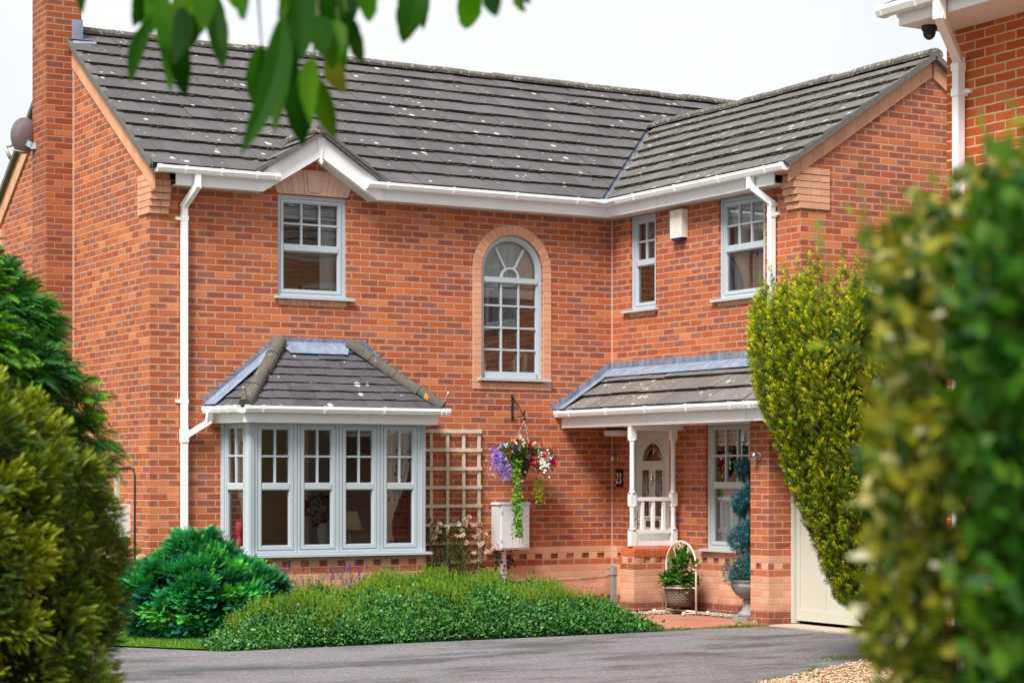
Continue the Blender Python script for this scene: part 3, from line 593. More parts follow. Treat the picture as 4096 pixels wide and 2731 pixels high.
FRONT.box(mf, ax - gi - .01, ax + gi + .01, TZ - .03, TZ + .03, n0, n1 + .004); FRONT.box(mf, ax - gi, ax + gi, TZ - .045, TZ - .03, n0, n1 - .014)
for i in (1, 2): x = ax - gi + 2 * gi * i / 3; FRONT.box(mf, x - .011, x + .011, zb0 + .09, TZ - .045, n0 + .03, n1 - .02)
for j in (1, 2, 3):
    z = zb0 + .09 + (TZ - .135 - zb0) * j / 4
    for i in range(3): FRONT.box(mf, ax - gi + 2 * gi * i / 3 + (.011 if i else 0), ax - gi + 2 * gi * (i + 1) / 3 - (.011 if i < 2 else 0), z - .011, z + .011, n0 + .03, n1 - .022)
arcbar(.105, .13, 0, math.pi, n0 + .03, n1 - .016, 14, ax, TZ + .03)
for t in (R(60), R(120)):
    c, s_ = math.cos(t), math.sin(t); p0 = (ax + .13 * c, TZ + .03 + .13 * s_); L_ = .30; p1 = (ax + .13 * c + L_ * c * .88, TZ + .03 + .13 * s_ + L_ * s_ * .92); nx, nz2 = -s_ * .011, c * .011
    FRONT.prism(mf, [(p0[0] - nx, p0[1] - nz2), (p1[0] - nx, p1[1] - nz2), (p1[0] + nx, p1[1] + nz2), (p0[0] + nx, p0[1] + nz2)][::-1], n0 + .03, n1 - .02)
FRONT.quad(mg, ax - gi - .005, ax + gi + .005, zb0 + .08, TZ, -.08)
mg.poly([FRONT.p(ax - gi - .005, TZ, -.08), FRONT.p(ax + gi + .005, TZ, -.08)] + [FRONT.p(ax + (gi + .005) * math.cos(math.pi * i / 24), az + (gi + .005) * math.sin(math.pi * i / 24), -.08) for i in range(25)])
o = mf.build("window", M['grey'], house, label="tall round-headed stair window"); mg.build("glass", M['glass'], o)
ms = MB(); sill_mesh(ms, FRONT, ax - ar - .05, ax + ar + .09, 2.795); ms.build("sill", M['grey'], o)
# bay window -----------------------------------------------------------
mb = MB(); sides = [F(*BAY[0], BAY[1][0] - BAY[0][0], BAY[1][1] - BAY[0][1]), F(*BAY[1], 1, 0), F(*BAY[2], BAY[3][0] - BAY[2][0], BAY[3][1] - BAY[2][1])]
lens_ = [math.dist(BAY[i], BAY[i + 1]) for i in range(3)]
for i, fr in enumerate(sides):
    hs = []
    if i == 1:
        for k in range(-60, 0):
            if k % 2: continue
            u0, u1 = k * .1125 + .006 - BAY[1][0], (k + 1) * .1125 - .006 - BAY[1][0]
            if u0 > .02 and u1 < lens_[1] - .02: hs.append((u0, u1, .606, .669, .02, True))
    wall(mb, fr, 0, lens_[i], 0, .72, hs)
bay = mb.build("bay_window", M['brick'], house)
mf, mg = MB(), MB()
L1 = lens_[1]; w0 = .065; lw = (L1 - 2 * w0) / 4
sides[1].box(mf, 0, w0, .72, 2.22, -.09, -.005); sides[1].box(mf, L1 - w0, L1, .72, 2.22, -.09, -.005)
for k in range(3): sides[1].box(mf, .012 + k * .018, .021 + k * .018, .74, 2.2, -.01, .003); sides[1].box(mf, L1 - .021 - k * .018, L1 - .012 - k * .018, .74, 2.2, -.01, .003)
for k in range(4): win_meshes(mf, mg, sides[1], w0 + k * lw + .004, w0 + (k + 1) * lw - .004, .76, 2.22, 2, 2, 1.50, rec=.012, fw=.03, sw=.06)
sides[1].box(mf, w0, L1 - w0, .735, .76, -.09, -.015)
for i in (0, 2):
    sides[i].box(mf, 0, .03, .72, 2.22, -.09, -.012); sides[i].box(mf, lens_[i] - .075, lens_[i] - .004, .72, 2.22, -.08, -.006)
    win_meshes(mf, mg, sides[i], .03, lens_[i] - .08, .76, 2.22, 2, 2, 1.50, rec=.018, fw=.028, sw=.05); sides[i].box(mf, .03, lens_[i] - .08, .735, .76, -.09, -.02)
mf.build("frame", M['grey'], bay); mg.build("glass", M['glass'], bay)
mb = MB(); so_ = .06; ring_ = [(-5.30, .0), (-5.17, -.61), (-2.865, -.61), (-2.73, .0)]
mb.hexa([Vector((x, y, .716)) for x, y in ring_], [Vector((x, y, .745)) for x, y in ring_]); mb.build("sill", M['grey'], bay)
ev = [(-5.36, 0), (-5.215, -.66), (-2.815, -.66), (-2.67, 0)]; mb = MB()    # fascia box round the bay
mb.hexa([Vector((x, y, 2.205)) for x, y in ev], [Vector((x, y, 2.36)) for x, y in ev])
mb.build("fascia", M['white'], bay)
mb = MB(); b0, b1, b2, b3 = [Vector((x, y, 2.385)) for x, y in ev]
gutter_run(mb, b1 + Vector((-.03, 0, 0)), b2 + Vector((.10, 0, 0)), (0, -1, 0), .74, .2); d1 = (b1 - b0).normalized(); gutter_run(mb, b0 + Vector((0, -.03, 0)), b1, (d1.y, -d1.x, 0), .17, .1)
d3 = (b3 - b2).normalized(); gutter_run(mb, b2, b3 + Vector((0, -.02, 0)), (d3.y, -d3.x, 0), .4, .2); mb.build("gutter", M['white'], bay)
e0, e1, e2, e3 = [Vector(p) for p in ((-5.42, 0, 2.375), (-5.255, -.74, 2.375), (-2.775, -.74, 2.375), (-2.61, 0, 2.375))]; t0, t1 = Vector((-4.50, 0, 3.115)), Vector((-3.66, 0, 3.115))
mb = MB()
T = (t0 - e1); T = Vector((0, .74, .74)).normalized(); tl = .74 * math.sqrt(2); s_of = lambda v: v.x - e1.x
keep = orient([hp((0, 0), (t0.x - e1.x, tl)), hp((e2.x - e1.x, 0), (t1.x - e1.x, tl))], (1.2, .2))
roofplane(mb, e1, (1, 0, 0), T, 2.5, tl, tl / 8, .165, .02, keep=keep, seed=12)
for (p, q_, top, sd) in ((e0, e1, t0, 13), (e2, e3, t1, 14)):
    S = (q_ - p).normalized(); base = p if sd == 13 else p; v = top - p; T = (v - S * v.dot(S)); tlen = T.length; T.normalize(); ln = (q_ - p).length
    sx = v.dot(S); k2 = orient([hp((0, 0), (sx, tlen)), hp((ln, 0), (sx, tlen))], (ln * .5, tlen * .3)); roofplane(mb, p, S, T, ln, tlen, tlen / 8, .165, .02, keep=k2, seed=sd)
rf = mb.build("roof", [M['tile3'], M['moss']], bay)
mb = MB(); ridge(mb, e1 + Vector((.02, .02, .02)), t0 + Vector((0, -.01, .03)), .076, .34, flat=1., seed=21); mb.build("hip_tile", M['hip'], bay); mb = MB(); ridge(mb, e2 + Vector((-.02, .02, .02)), t1 + Vector((0, -.01, .03)), .076, .34, flat=1., seed=22)
hb = mb.build("hip_tile", M['hip'], bay)
mb = MB()
for a, sg in ((e1, -1), (e2, 1)):
    mb = MB(); p = a + Vector((sg * -.05, .0, .02)); mb.tube([p, p + Vector((sg * .04, -.03, .1)), p + Vector((sg * .06, -.05, .17)), p + Vector((sg * .085, -.06, .19)), p + Vector((sg * .1, -.06, .165)), p + Vector((sg * .08, -.055, .15))], .009, 6)
    mb.build("hip_iron", M['steel'], bay)
def steps(mb, fr, a0, z0, n, da, base, d=1, low=.0):
    """stepped cover flashing: n saw teeth one course high climbing from (a0,z0); base(a) = roof line"""
    for k in range(n):
        zt = z0 + .075 * k; x = a0 + d * da * k; x2 = x + d * (da + .045)
        pts = [(x + d * .045, zt - .075), (x2 + d * .05, zt - .075), (x2 + d * .05, zt), (x, zt)]
        fr.prism(mb, pts if d > 0 else pts[::-1], 0, .009 + .0012 * (k % 2))
mb = MB(); steps(mb, FRONT, -5.475, 2.515, 9, .0955, None); FRONT.prism(mb, [(-5.40, 2.40), (-5.33, 2.40), (-4.55, 3.05), (-4.52, 3.19), (-4.585, 3.19), (-5.385, 2.42)], 0, .007)
steps(mb, FRONT, -2.555, 2.515, 9, .0955, None, d=-1); FRONT.prism(mb, [(-2.63, 2.40), (-2.70, 2.40), (-3.48, 3.05), (-3.51, 3.19), (-3.435, 3.19), (-2.635, 2.42)][::-1], 0, .007)
FRONT.box(mb, -4.6, -3.42, 3.08, 3.195, 0, .012); mb.build("lead_flashing", M['lead'], bay)
mb = MB(); FRONT.prism(mb, [(-4.58, 2.995), (-3.58, 2.995), (-3.62, 3.12), (-4.54, 3.12)], 0, .004)
mb.poly([(-4.44, -.15, 3.012), (-3.72, -.15, 3.012), (-3.62, -.004, 3.155), (-4.54, -.004, 3.155)])
n_ = Vector((-.63, -.05, .78)) * .034
for a, b, c, d in (((-5.42, -.005, 2.385), (-5.37, -.24, 2.385), (-4.585, -.20, 3.03), (-4.52, -.005, 3.12)), ((-2.61, -.005, 2.385), (-2.66, -.24, 2.385), (-3.575, -.20, 3.03), (-3.64, -.005, 3.12))): mb.poly([Vector(p) + Vector((n_.x if p[0] < -4 else -n_.x, n_.y, n_.z)) for p in (a, b, c, d)])
mb.build("lead_apron", M['lead_hi'], bay)
# eaves, gutters, downpipes ---------------------------------------------
mb = MB(); FZ0, FZ1 = 4.805, 5.0
mb.box((-5.83, -.2, FZ0), (GX - .71, -.182, FZ1)); mb.box((GX + .71, -.2, FZ0), (-.2, -.182, FZ1)); mb.box((-.2, -.2, FZ0), (-.182, WY + .22, FZ1))
mb.build("fascia", M['white'], house)
mb = MB(); mb.box((-5.83, -.182, FZ0 + .004), (GX - .7, 0, FZ0 + .016)); mb.box((GX + .7, -.182, FZ0 + .004), (-.182, 0, FZ0 + .016)); mb.box((-.182, 0, FZ0 + .004), (0, WY + .21, FZ0 + .016))
for k in range(40):
    y = -.25 - k * .09
    if y > WY + .25: mb.box((-.182, y, FZ0 + .001), (-.01, y + .006, FZ0 + .0035))
for sg in (-1, 1): mb.prism([(GX, -.185, 5.245), (GX, 0, 5.245), (GX + sg * .70, 0, 4.812), (GX + sg * .70, -.185, 4.812)], (0, 0, .01))
mb.build("soffit", M['white_dirty'], house)
mb = MB(); GZ = 5.002
gutter_run(mb, (XL - .02, -.2, GZ), (GX - .54, -.2, GZ), (0, -1, 0), .42, .32); gutter_run(mb, (GX + .56, -.2, GZ), (-.31, -.2, GZ), (0, -1, 0), .86, .25)
gutter_run(mb, (-.2, -.2, GZ), (-.2, WY - .06, GZ), (-1, 0, 0), .86, .7)
mb.box((-.315, -.315, GZ - .078), (-.2, -.2, GZ + .003)); gut = mb.build("gutter", M['white'], house)
mb = MB(); xp = -5.68; sqpipe(mb, [(xp + .075, -.255, 4.95), (xp + .075, -.255, 4.80), (xp, -.055, 4.60), (xp, -.055, .0)])
for z in (4.44, 2.42): mb.box((xp - .04, -.09, z), (xp + .04, 0, z + .045)); mb.box((xp - .085, -.02, z + .008), (xp - .04, 0, z + .04))
sqpipe(mb, [(-5.42, -.16, 2.32), (-5.42, -.12, 2.22), (xp + .02, -.06, 2.06)], .062); mb.box((xp - .04, -.096, 1.99), (xp + .04, -.015, 2.14))
mb.build("downpipe", M['white'], house, label="white downpipe at the left corner")
mb = MB(); yp = -3.31; sqpipe(mb, [(-.255, yp + .12, 4.95), (-.255, yp + .12, 4.82), (-.055, yp, 4.64), (-.055, yp, 2.95)])
for z in (4.5, 4.62): mb.box((-.09, yp - .04, z - .02), (0, yp + .04, z + .02))
mb.box((-.03, yp - .085, 4.5), (0, yp - .04, 4.53)); mb.build("downpipe", M['white'], house, label="white downpipe on the wing")
# porch ------------------------------------------------------------------
mb = MB(); PZ = 2.40; O = (-.775, 0, PZ); lt = .775 * math.hypot(1, SL)
roofplane(mb, (-.775, -.02, PZ), (0, -1, 0), (1, 0, SL), 3.74, lt, .315, .3, .046, keep=orient([hp((.0, 0), (.14, 0 + lt))], (2, .3)) if False else [((-1, 0), -.13)], seed=31)
porch = mb.build("porch_roof", [M['tile4'], M['moss']], house)
mb = MB(); mb.box((-.745, 0.0, 2.205), (-.727, -3.76, 2.40)); mb.box((-.745, 0, 2.195), (-.0, -.012, 2.205)) if False else None
mb.build("fascia", M['white'], porch)
mb = MB(); mb.box((-.727, -.002, 2.21), (-.002, -3.36, 2.225)); mb.build("soffit", M['white'], porch)
mb = MB(); gutter_run(mb, (-.745, -.0, 2.41), (-.745, -3.9, 2.41), (-1, 0, 0), .82, .3); mb.build("gutter", M['white'], porch)
mb = MB(); steps(mb, FRONT, -.925, 2.51, 7, .128, None); FRONT.prism(mb, [(-.80, 2.41), (-.7, 2.44), (0, 2.9), (0, 3.03), (-.05, 3.03), (-.84, 2.46)], 0, .007)
for k in range(3): SIDE.box(mb, k * 1.25 + .004 * k, (k + 1) * 1.25 + .015, 2.93, 3.03, 0, .008 + .003 * k)
mb.build("lead_flashing", M['lead'], porch)
mb = MB(); nn = Vector((-SL, 0, 1)).normalized() * .045
mb.poly([Vector(p) + nn for p in ((-.78, -.003, PZ), (-.78, -.13, PZ), (0, -.13, PZ + SL * .78), (0, -.003, PZ + SL * .78))]); mb.poly([Vector(p) + nn * 1.15 for p in ((-.17, -.003, PZ + SL * .61), (-.17, -3.76, PZ + SL * .61), (-.003, -3.76, PZ + SL * .777), (-.003, -.003, PZ + SL * .777))])
mb.build("lead_apron", M['lead_hi'], porch)
def post(cx, cy, w_=.075):
    mb = MB(); h = w_ / 2
    for z0, z1 in ((.80, 1.0), (1.26, 1.43), (2.03, 2.205)):
        mb.box((cx - h, cy - h, z0 + (.012 if z0 > .81 else 0)), (cx + h, cy + h, z1 - .012)); r = h * 1.32
        if z1 < 2.2: mb.lathe([(r, 0), (h * .8, .025)], (cx, cy, z1 - .012), 4 if False else 16)
        if z0 > .81: mb.lathe([(h * .8, -.015), (r * .98, .012)], (cx, cy, z0), 16)
    for z0, z1 in ((1.0, 1.26), (1.43, 2.03)): mb.lathe([(.026, z0), (.033, z0 + .03), (.029, z0 + .05), (.029, z1 - .05), (.033, z1 - .03), (.026, z1)], (cx, cy, 0), 14)
    return mb.build("post", M['paint'], porch)
post(-.70, -1.50); post(-.12, -1.50)
mb = MB()
for z, h in ((1.325, .045), (.945, .045), (.80, .055)): mb.box((-.665, -1.525, z), (-.155, -1.475, z + h))
for i in range(3): x = -.56 + i * .15; mb.box((x - .018, -1.518, .99), (x + .018, -1.482, 1.325))
mb.build("balustrade", M['paint'], porch)
mb = MB(); mb.box((-.74, -1.54, 2.15), (-.0, -1.47, 2.205)); mb.build("beam", M['paint'], porch)
mb = MB(); LW_ = F(-.742, -1.60, 1, 0); wall(mb, LW_, 0, .742, 0, .675, [(k * .1125 + .03, k * .1125 + .127, .606, .669, .02, True) for k in (1, 3, 5)])
mb.poly([(-.742, -1.31, 0), (-.742, -1.6, 0), (-.742, -1.6, .675), (-.742, -1.31, .675)]); mb.poly([(-.742, -1.31, 0), (0, -1.31, 0), (0, -1.31, .675), (-.742, -1.31, .675)])
lwall = mb.build("low_wall", M['brick'], house)
mb = MB(); prof = [(.0, 0), (.29, 0)] + [(.29 - .05 + .05 * math.cos(t), .07 + .05 * math.sin(t)) for t in [math.pi / 2 * i / 6 for i in range(7)]] + [(.05 + .05 * math.cos(t), .07 + .05 * math.sin(t)) for t in [math.pi / 2 + math.pi / 2 * i / 6 for i in range(7)]]
xs = [-.742, -.60] + [-.60 + .075 * (i + 1) for i in range(8)]
for i in range(len(xs) - 1):
    xa, xb = xs[i] + .003, xs[i + 1] - .004
    if i == 0:
        P0 = [Vector((xa + max(0, (z - .07)) ** 1.6 * 3.2, -1.315 - y, .677 + z)) for y, z in prof]; P1 = [Vector((xb, -1.315 - y, .677 + z)) for y, z in prof]
    else: P0 = [Vector((xa, -1.315 - y, .677 + z)) for y, z in prof]; P1 = [Vector((xb, -1.315 - y, .677 + z)) for y, z in prof]
    mb.hexa(P0, P1)
mb.build("bullnose_coping", M['bull'], lwall)
mb = MB(); mb.box((-.69, -1.588, .676), (0, -1.33, .782)); mb.box((-.738, -1.598, .668), (0, -1.315, .677)); mb.build("mortar_bed", M['bed'], lwall)
# front door ------------------------------------------------------------
D0 = -.055; mb = MB()
SIDE.box(mb, .39, .455, .1, 2.2, -.1, -.03); SIDE.box(mb, 1.185, 1.25, .1, 2.2, -.1, -.03); SIDE.box(mb, .455, 1.185, 2.06, 2.2, -.1, -.03); SIDE.box(mb, .455, 1.185, .1, .15, -.1, -.02)
dz0, dz1 = .15, 2.06
hole = [(.60, .755, 1.13, 1.69), (.885, 1.04, 1.13, 1.69)]
mbd = MB(); wall(mbd, SIDE, .455, 1.185, dz0, dz1, [h + (.02, False) for h in hole] + [(.60, 1.04, 1.80, 2.02, .02, False)], n=D0)
cx, cz, rr = .82, 1.80, .22
for sg in (-1, 1):
    for k in range(10):
        t0_, t1_ = [math.pi / 2 * i / 10 for i in (k, k + 1)]; p = lambda t: SIDE.p(cx + sg * rr * math.cos(t), cz + rr * math.sin(t), D0); c = SIDE.p(cx + sg * rr, cz + rr, D0); mbd.poly([p(t0_), p(t1_), c])
def ringbox(mb, fr, a0, a1, z0, z1, w_, n0, n1):
    fr.box(mb, a0 - w_, a0, z0 - w_, z1 + w_, n0, n1); fr.box(mb, a1, a1 + w_, z0 - w_, z1 + w_, n0, n1); fr.box(mb, a0, a1, z0 - w_, z0, n0, n1); fr.box(mb, a0, a1, z1, z1 + w_, n0, n1)
for h in hole: ringbox(mbd, SIDE, *h, .018, D0 - .01, D0 + .014); ringbox(mbd, SIDE, h[0] - .018, h[1] + .018, h[2] - .018, h[3] + .018, .012, D0 - .01, D0 + .006)
for k in range(16):
    t0_, t1_ = math.pi * k / 16, math.pi * (k + 1) / 16; c = lambda r, t: (cx + r * math.cos(t), cz + r * math.sin(t)); SIDE.prism(mbd, [c(rr - .005, t0_), c(rr + .018, t0_), c(rr + .018, t1_), c(rr - .005, t1_)], D0 - .01, D0 + .014); SIDE.prism(mbd, [c(rr + .018, t0_), c(rr + .034, t0_), c(rr + .034, t1_), c(rr + .018, t1_)], D0 - .01, D0 + .006)
SIDE.box(mbd, cx - rr - .018, cx + rr + .018, 1.775, 1.80, D0 - .01, D0 + .014)
for a0 in (.60, .885): ringbox(mbd, SIDE, a0, a0 + .155, .30, .93, .014, D0 - .01, D0 + .008); SIDE.box(mbd, a0 + .07, a0 + .078, .3, .93, D0 - .01, D0 + .003)
SIDE.box(mbd, .815, .823, .2, 1.74, D0 - .01, D0 + .002)
door = mbd.build("front_door", M['sage'], house); mb.build("door_frame", M['sage'], door)
mb = MB()
for h in hole: SIDE.quad(mb, h[0] - .01, h[1] + .01, h[2] - .01, h[3] + .01, D0 - .012)
mb.poly([SIDE.p(cx + (rr + .005) * math.cos(math.pi * i / 20), cz + (rr + .005) * math.sin(math.pi * i / 20), D0 - .012) for i in range(21)]); mb.build("glass", M['glass'], door)
mb = MB(); lw_ = .005
def came(pts, closed=False):
    pts = pts + ([pts[0]] if closed else [])
    mb.tube([SIDE.p(a, z, D0 - .006) for a, z in pts], lw_, 5)
for h in hole:
    m_ = (h[0] + h[1]) / 2; came([(m_, h[2]), (m_, h[3])]); came([(h[0], 1.6), (h[1], 1.6)]); came([(h[0], 1.2), (h[1], 1.2)]); came([(m_, 1.31), (m_ + .045, 1.37), (m_, 1.47), (m_ - .045, 1.37)], True); came([(m_ - .022, 1.34), (m_ + .022, 1.42)]); came([(m_ + .022, 1.34), (m_ - .022, 1.42)]); came([(h[0] + .02, h[2]), (h[0] + .02, h[3])])
came([(cx, 1.80), (cx, 2.02)]); came([(cx, 1.87), (cx + .05, 1.92), (cx, 1.98), (cx - .05, 1.92)], True); came([(cx - .16, 1.80)] + [(cx + .16 * math.cos(t), 1.8 + .16 * math.sin(t)) for t in [math.pi - math.pi * i / 10 for i in range(1, 11)]]); mb.build("leading", M['steel'], door)
mb = MB(); mb.lathe([(.008, -.075), (.014, -.07), (.007, -.05), (.02, -.03), (.03, 0), (.02, .03), (.007, .05), (.014, .07), (.008, .078)], SIDE.p(.82, 1.57, D0 + .02), 12); mb.build("door_knocker", M['chrome'], door)
mb = MB(); SIDE.box(mb, .68, .96, 1.005, 1.075, D0, D0 + .012); SIDE.box(mb, .93, .945, .99, 1.09, D0 + .012, D0 + .03); mb.build("letterbox", plain("dark_bronze", (.10, .04, .03), .35, .5), door)
mb = MB(); SIDE.box(mb, .485, .515, .95, 1.2, D0, D0 + .01); mb.tube([SIDE.p(.5, 1.09, D0 + .01), SIDE.p(.5, 1.09, D0 + .05), SIDE.p(.6, 1.09, D0 + .05)], .009, 8); mb.build("handle", M['chrome'], door)
# garage ------------------------------------------------------------------
GXW, GY0, GY1 = -.41, -3.42, -8.3
GS = F(GXW, -3.40, 0, -1); mb = MB()
pw = .33
wall(mb, GS, 0, pw, 0, 2.0, [(.115, .155, .606, .669, .02, True)]); mb.poly([(GXW, -3.4, 0), (GXW + .41, -3.4, 0), (GXW + .41, -3.4, 2.2), (GXW, -3.4, 2.2)][::-1])
mb.poly([(GXW, -3.4 - pw, 0), (-.06, -3.4 - pw, 0), (-.06, -3.4 - pw, 2.0), (GXW, -3.4 - pw, 2.0)])
wall(mb, GS, 0, 4.9, 2.0, 2.215); mb.poly([(GXW, -3.4 - pw, 2.0), (-.0, -3.4 - pw, 2.0), (-.0, -6.2, 2.0), (GXW, -6.2, 2.0)])
wall(mb, GS, 2.8, 4.9, 0, 2.0); mb.poly([(GXW, -6.2, 0), (-.06, -6.2, 0), (-.06, -6.2, 2.0), (GXW, -6.2, 2.0)]); gz = lambda x: PZ + SL * (x + .775)
mb.poly([(GXW, -8.3, 0), (5.6, -8.3, 0), (5.6, -8.3, gz(-.41)), (2.6, -8.3, gz(2.6)), (GXW, -8.3, gz(-.41) - .03)]); mb.poly([(5.6, -8.3, 0), (5.6, WY, 0), (5.6, WY, 2.5), (5.6, -8.3, 2.5)])
mb.build("wall", M['brick'], house, label="garage wall with the brick pier by the porch")
mb = MB(); dn = -.05
def vbox(y0, y1, z0, z1, x0, x1): mb.box((x0, y0, z0), (x1, y1, z1))
vbox(-3.73, -3.775, 0.02, 2.0, -.11, -.02); vbox(-3.775, -6.2, 1.96, 2.0, -.11, -.02)
vbox(-3.78, -6.2, .05, 1.955, -.06, -.03)
y = -3.78
while y > -6.0:
    vbox(y, y - .06, .05, 1.955, -.075, -.06); y -= .445
    for k in range(1): pass
for z0, z1 in ((.05, .17), (1.83, 1.955)): vbox(-3.84, -6.2, z0, z1, -.072, -.06)
mb.build("garage_door", M['garage'], house)
mb = MB(); roofplane(mb, (-.775, -3.77, PZ), (0, -1, 0), (1, 0, SL), 4.65, 3.375 * math.hypot(1, SL), .335, .3, .036, seed=33); roofplane(mb, (5.975, -8.42, PZ), (0, 1, 0), (-1, 0, SL), 4.65, 3.375 * math.hypot(1, SL), .335, .3, .036, seed=34)
o = mb.build("roof", [M['tile4'], M['moss']], house, label="garage roof continuing from the porch"); mb = MB(); mb.box((-.745, -3.77, 2.205), (-.727, -8.4, 2.40)); mb.build("fascia", M['white'], o)
mb = MB(); mb.box((-.727, -3.36, 2.216), (-.41, -8.4, 2.23)); mb.build("soffit", M['white'], o)
mb = MB(); gutter_run(mb, (-.745, -3.9, 2.41), (-.745, -8.4, 2.41), (-1, 0, 0), .82, .3); mb.build("gutter", M['white'], o)
mb = MB(); fg = F(0, WY, 1, 0); steps(mb, fg, .0, 3.05 + .0, 26, .1154, None); mb.build("lead_flashing", M['lead'], o)
mb = MB(); mb.box((-.014, -.014, .02), (0, 0, 4.8)); mb.build("mortar_joint", M['bed'], house, label="vertical mortar joint in the inner corner"); mb = MB(); mb.box((XL - .014, 2.586, .02), (XL, 2.6, 6.6)); mb.build("mortar_joint", M['bed'], house, label="vertical mortar joint beside the chimney")
# rooms behind the glass ---------------------------------------------------
rm = room(house, FRONT, -5.75, -1.9, .3, 2.4, 5.4, M['room'], hole=(-5.7, -3.6, .3, 2.3)); mb = MB(); mb.box((-3.55, 1.3, .3), (-2.6, 1.34, 2.25)); mb.box((-3.5, 1.285, .45), (-3.1, 1.3, 1.15)); mb.box((-3.03, 1.285, .45), (-2.65, 1.3, 1.15)); mb.box((-3.5, 1.285, 1.3), (-3.1, 1.3, 2.1)); mb.box((-3.03, 1.285, 1.3), (-2.65, 1.3, 2.1)); mb.build("inner_door", plain("grey_green_door", (.45, .55, .53), .5), rm); mb = MB(); mb.box((-3.2, 1.27, 1.2), (-3.15, 1.285, 1.42)); mb.tube([(-3.175, 1.27, 1.36), (-3.175, 1.23, 1.36), (-3.3, 1.23, 1.36)], .012, 6); mb.build("inner_handle", M['black'], rm); room(house, FRONT, -5.75, -3.0, 2.9, 4.88, 5.4, M['room'], hole=(-5.7, -4.0, 3.1, 4.6)); room(house, FRONT, -2.6, -.6, 2.55, 4.75, 5.4, M['room'], hole=(-2.5, -1.5, 3.1, 4.5))
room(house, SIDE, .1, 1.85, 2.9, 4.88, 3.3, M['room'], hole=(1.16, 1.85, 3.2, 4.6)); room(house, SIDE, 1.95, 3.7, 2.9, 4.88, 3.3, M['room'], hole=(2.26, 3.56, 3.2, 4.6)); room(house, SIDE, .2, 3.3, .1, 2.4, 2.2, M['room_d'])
# ================================================================== THE NEIGHBOUR'S HOUSE
nb = thing("neighbour_house", "orange brick corner of the neighbouring house with white gutter at the right edge", "house", (-2.77, -9.1, 0))
NX, NY = -2.77, -9.13; NF = F(NX, NY, 0, -1); NN = F(5.2, NY, -1, 0)
mb = MB(); wall(mb, NF, 0, 8.5, 0, 5.15); wall(mb, NN, 0, 7.97, 0, 5.15, [(4.0, 5.2, 3.5, 4.8, .1, False), (1.2, 2.4, 3.5, 4.8, .1, False)]); mb.poly([(5.2, NY, 0), (5.2, NY - 8.5, 0), (5.2, NY - 8.5, 5.1), (5.2, NY, 5.1)]); mb.poly([(NX, NY - 8.5, 0), (5.2, NY - 8.5, 0), (5.2, NY - 8.5, 5.1), (1.2, NY - 8.5, 7.7), (NX, NY - 8.5, 5.1)])
mb.build("wall", M['brick_nb'], nb)
window(nb, NN, 4.0, 5.2, 3.5, 4.8, 2, 1, 4.3, M['white']); window(nb, NN, 1.2, 2.4, 3.5, 4.8, 2, 1, 4.3, M['white'])
room(nb, NN, .5, 7, 2.8, 5.05, 2.5, M['room_d'])
NZ = 5.14; mb = MB(); mb.box((-3.275, -9.14, NZ), (-3.257, -17.7, NZ + .18)); mb.box((-3.257, -9.155, NZ), (5.6, -9.137, NZ + .18)); mb.build("fascia", M['white_dirty'], nb)
mb = MB(); mb.box((-3.257, -9.155, NZ + .004), (-2.772, -17.7, NZ + .016))
mb.build("soffit", M['white_dirty'], nb)
mb = MB(); gutter_run(mb, (-3.275, -9.0, NZ + .165), (-3.275, -17.7, NZ + .165), (-1, 0, 0), .8, .42, sc=1.05); mb.build("gutter", M['white_dirty'], nb)
mb = MB(); gutter_run(mb, (5.6, -9.137, NZ + .165), (-3.2, -9.137, NZ + .165), (0, 1, 0), .8, .42); mb.build("gutter", M['white_dirty'], nb)
mb = MB(); yn = -9.33; sqpipe(mb, [(-3.335, yn - .34, NZ + .12), (-3.335, yn - .34, NZ - .03), (-2.83, yn, 4.88), (-2.83, yn, .1)], .07); mb.box((-2.872, yn - .042, 4.6), (-2.77, yn + .042, 4.66)); mb.box((-2.80, yn - .09, 4.62), (-2.77, yn - .04, 4.65)); mb.box((-2.872, yn - .042, 4.80), (-2.79, yn + .042, 4.86)); mb.build("downpipe", M['white'], nb)
hL = 4.44 * math.hypot(1, SL); NE = NZ + .15
mb = MB(); roofplane(mb, (-3.34, -9.06, NE), (0, -1, 0), (1, 0, SL), 8.7, hL, .34, .3, .036, seed=41, keep=orient([hp((0, 0), (4.44, hL))], (6, 1))); roofplane(mb, (5.54, -17.7, NE), (0, 1, 0), (-1, 0, SL), 8.64, hL, .34, .3, .036, seed=42); roofplane(mb, (5.54, -9.05, NE), (-1, 0, 0), (0, -1, SL), 8.88, hL, .34, .3, .036, seed=43, keep=orient([hp((0, 0), (4.44, hL)), hp((8.88, 0), (4.44, hL))], (4.44, .5))); mb.build("roof", [M['tile'], M['moss']], nb)
c0 = Vector((-3.06, -9.25, NZ + .004)); mb = MB(); mb.lathe([(.062, 0), (.062, -.03), (.05, -.045)], c0, 18); mb.lathe([(.05, -.04), (.05, -.06), (.042, -.085), (.022, -.105), (.0001, -.112)], c0, 18)
sc_ = mb.build("security_camera", M['black']); tag(sc_, "black dome security camera under the neighbour's white soffit", "camera"); mb = MB(); mb.lathe([(.022, 0), (.02, .014), (.0001, .016)], c0 + Vector((-.022, -.03, -.088)), 12, axis=(-.5, -.6, -.5)); mb.build("lens", plain("lens_glass", (.02, .02, .03), .08, .8), sc_)
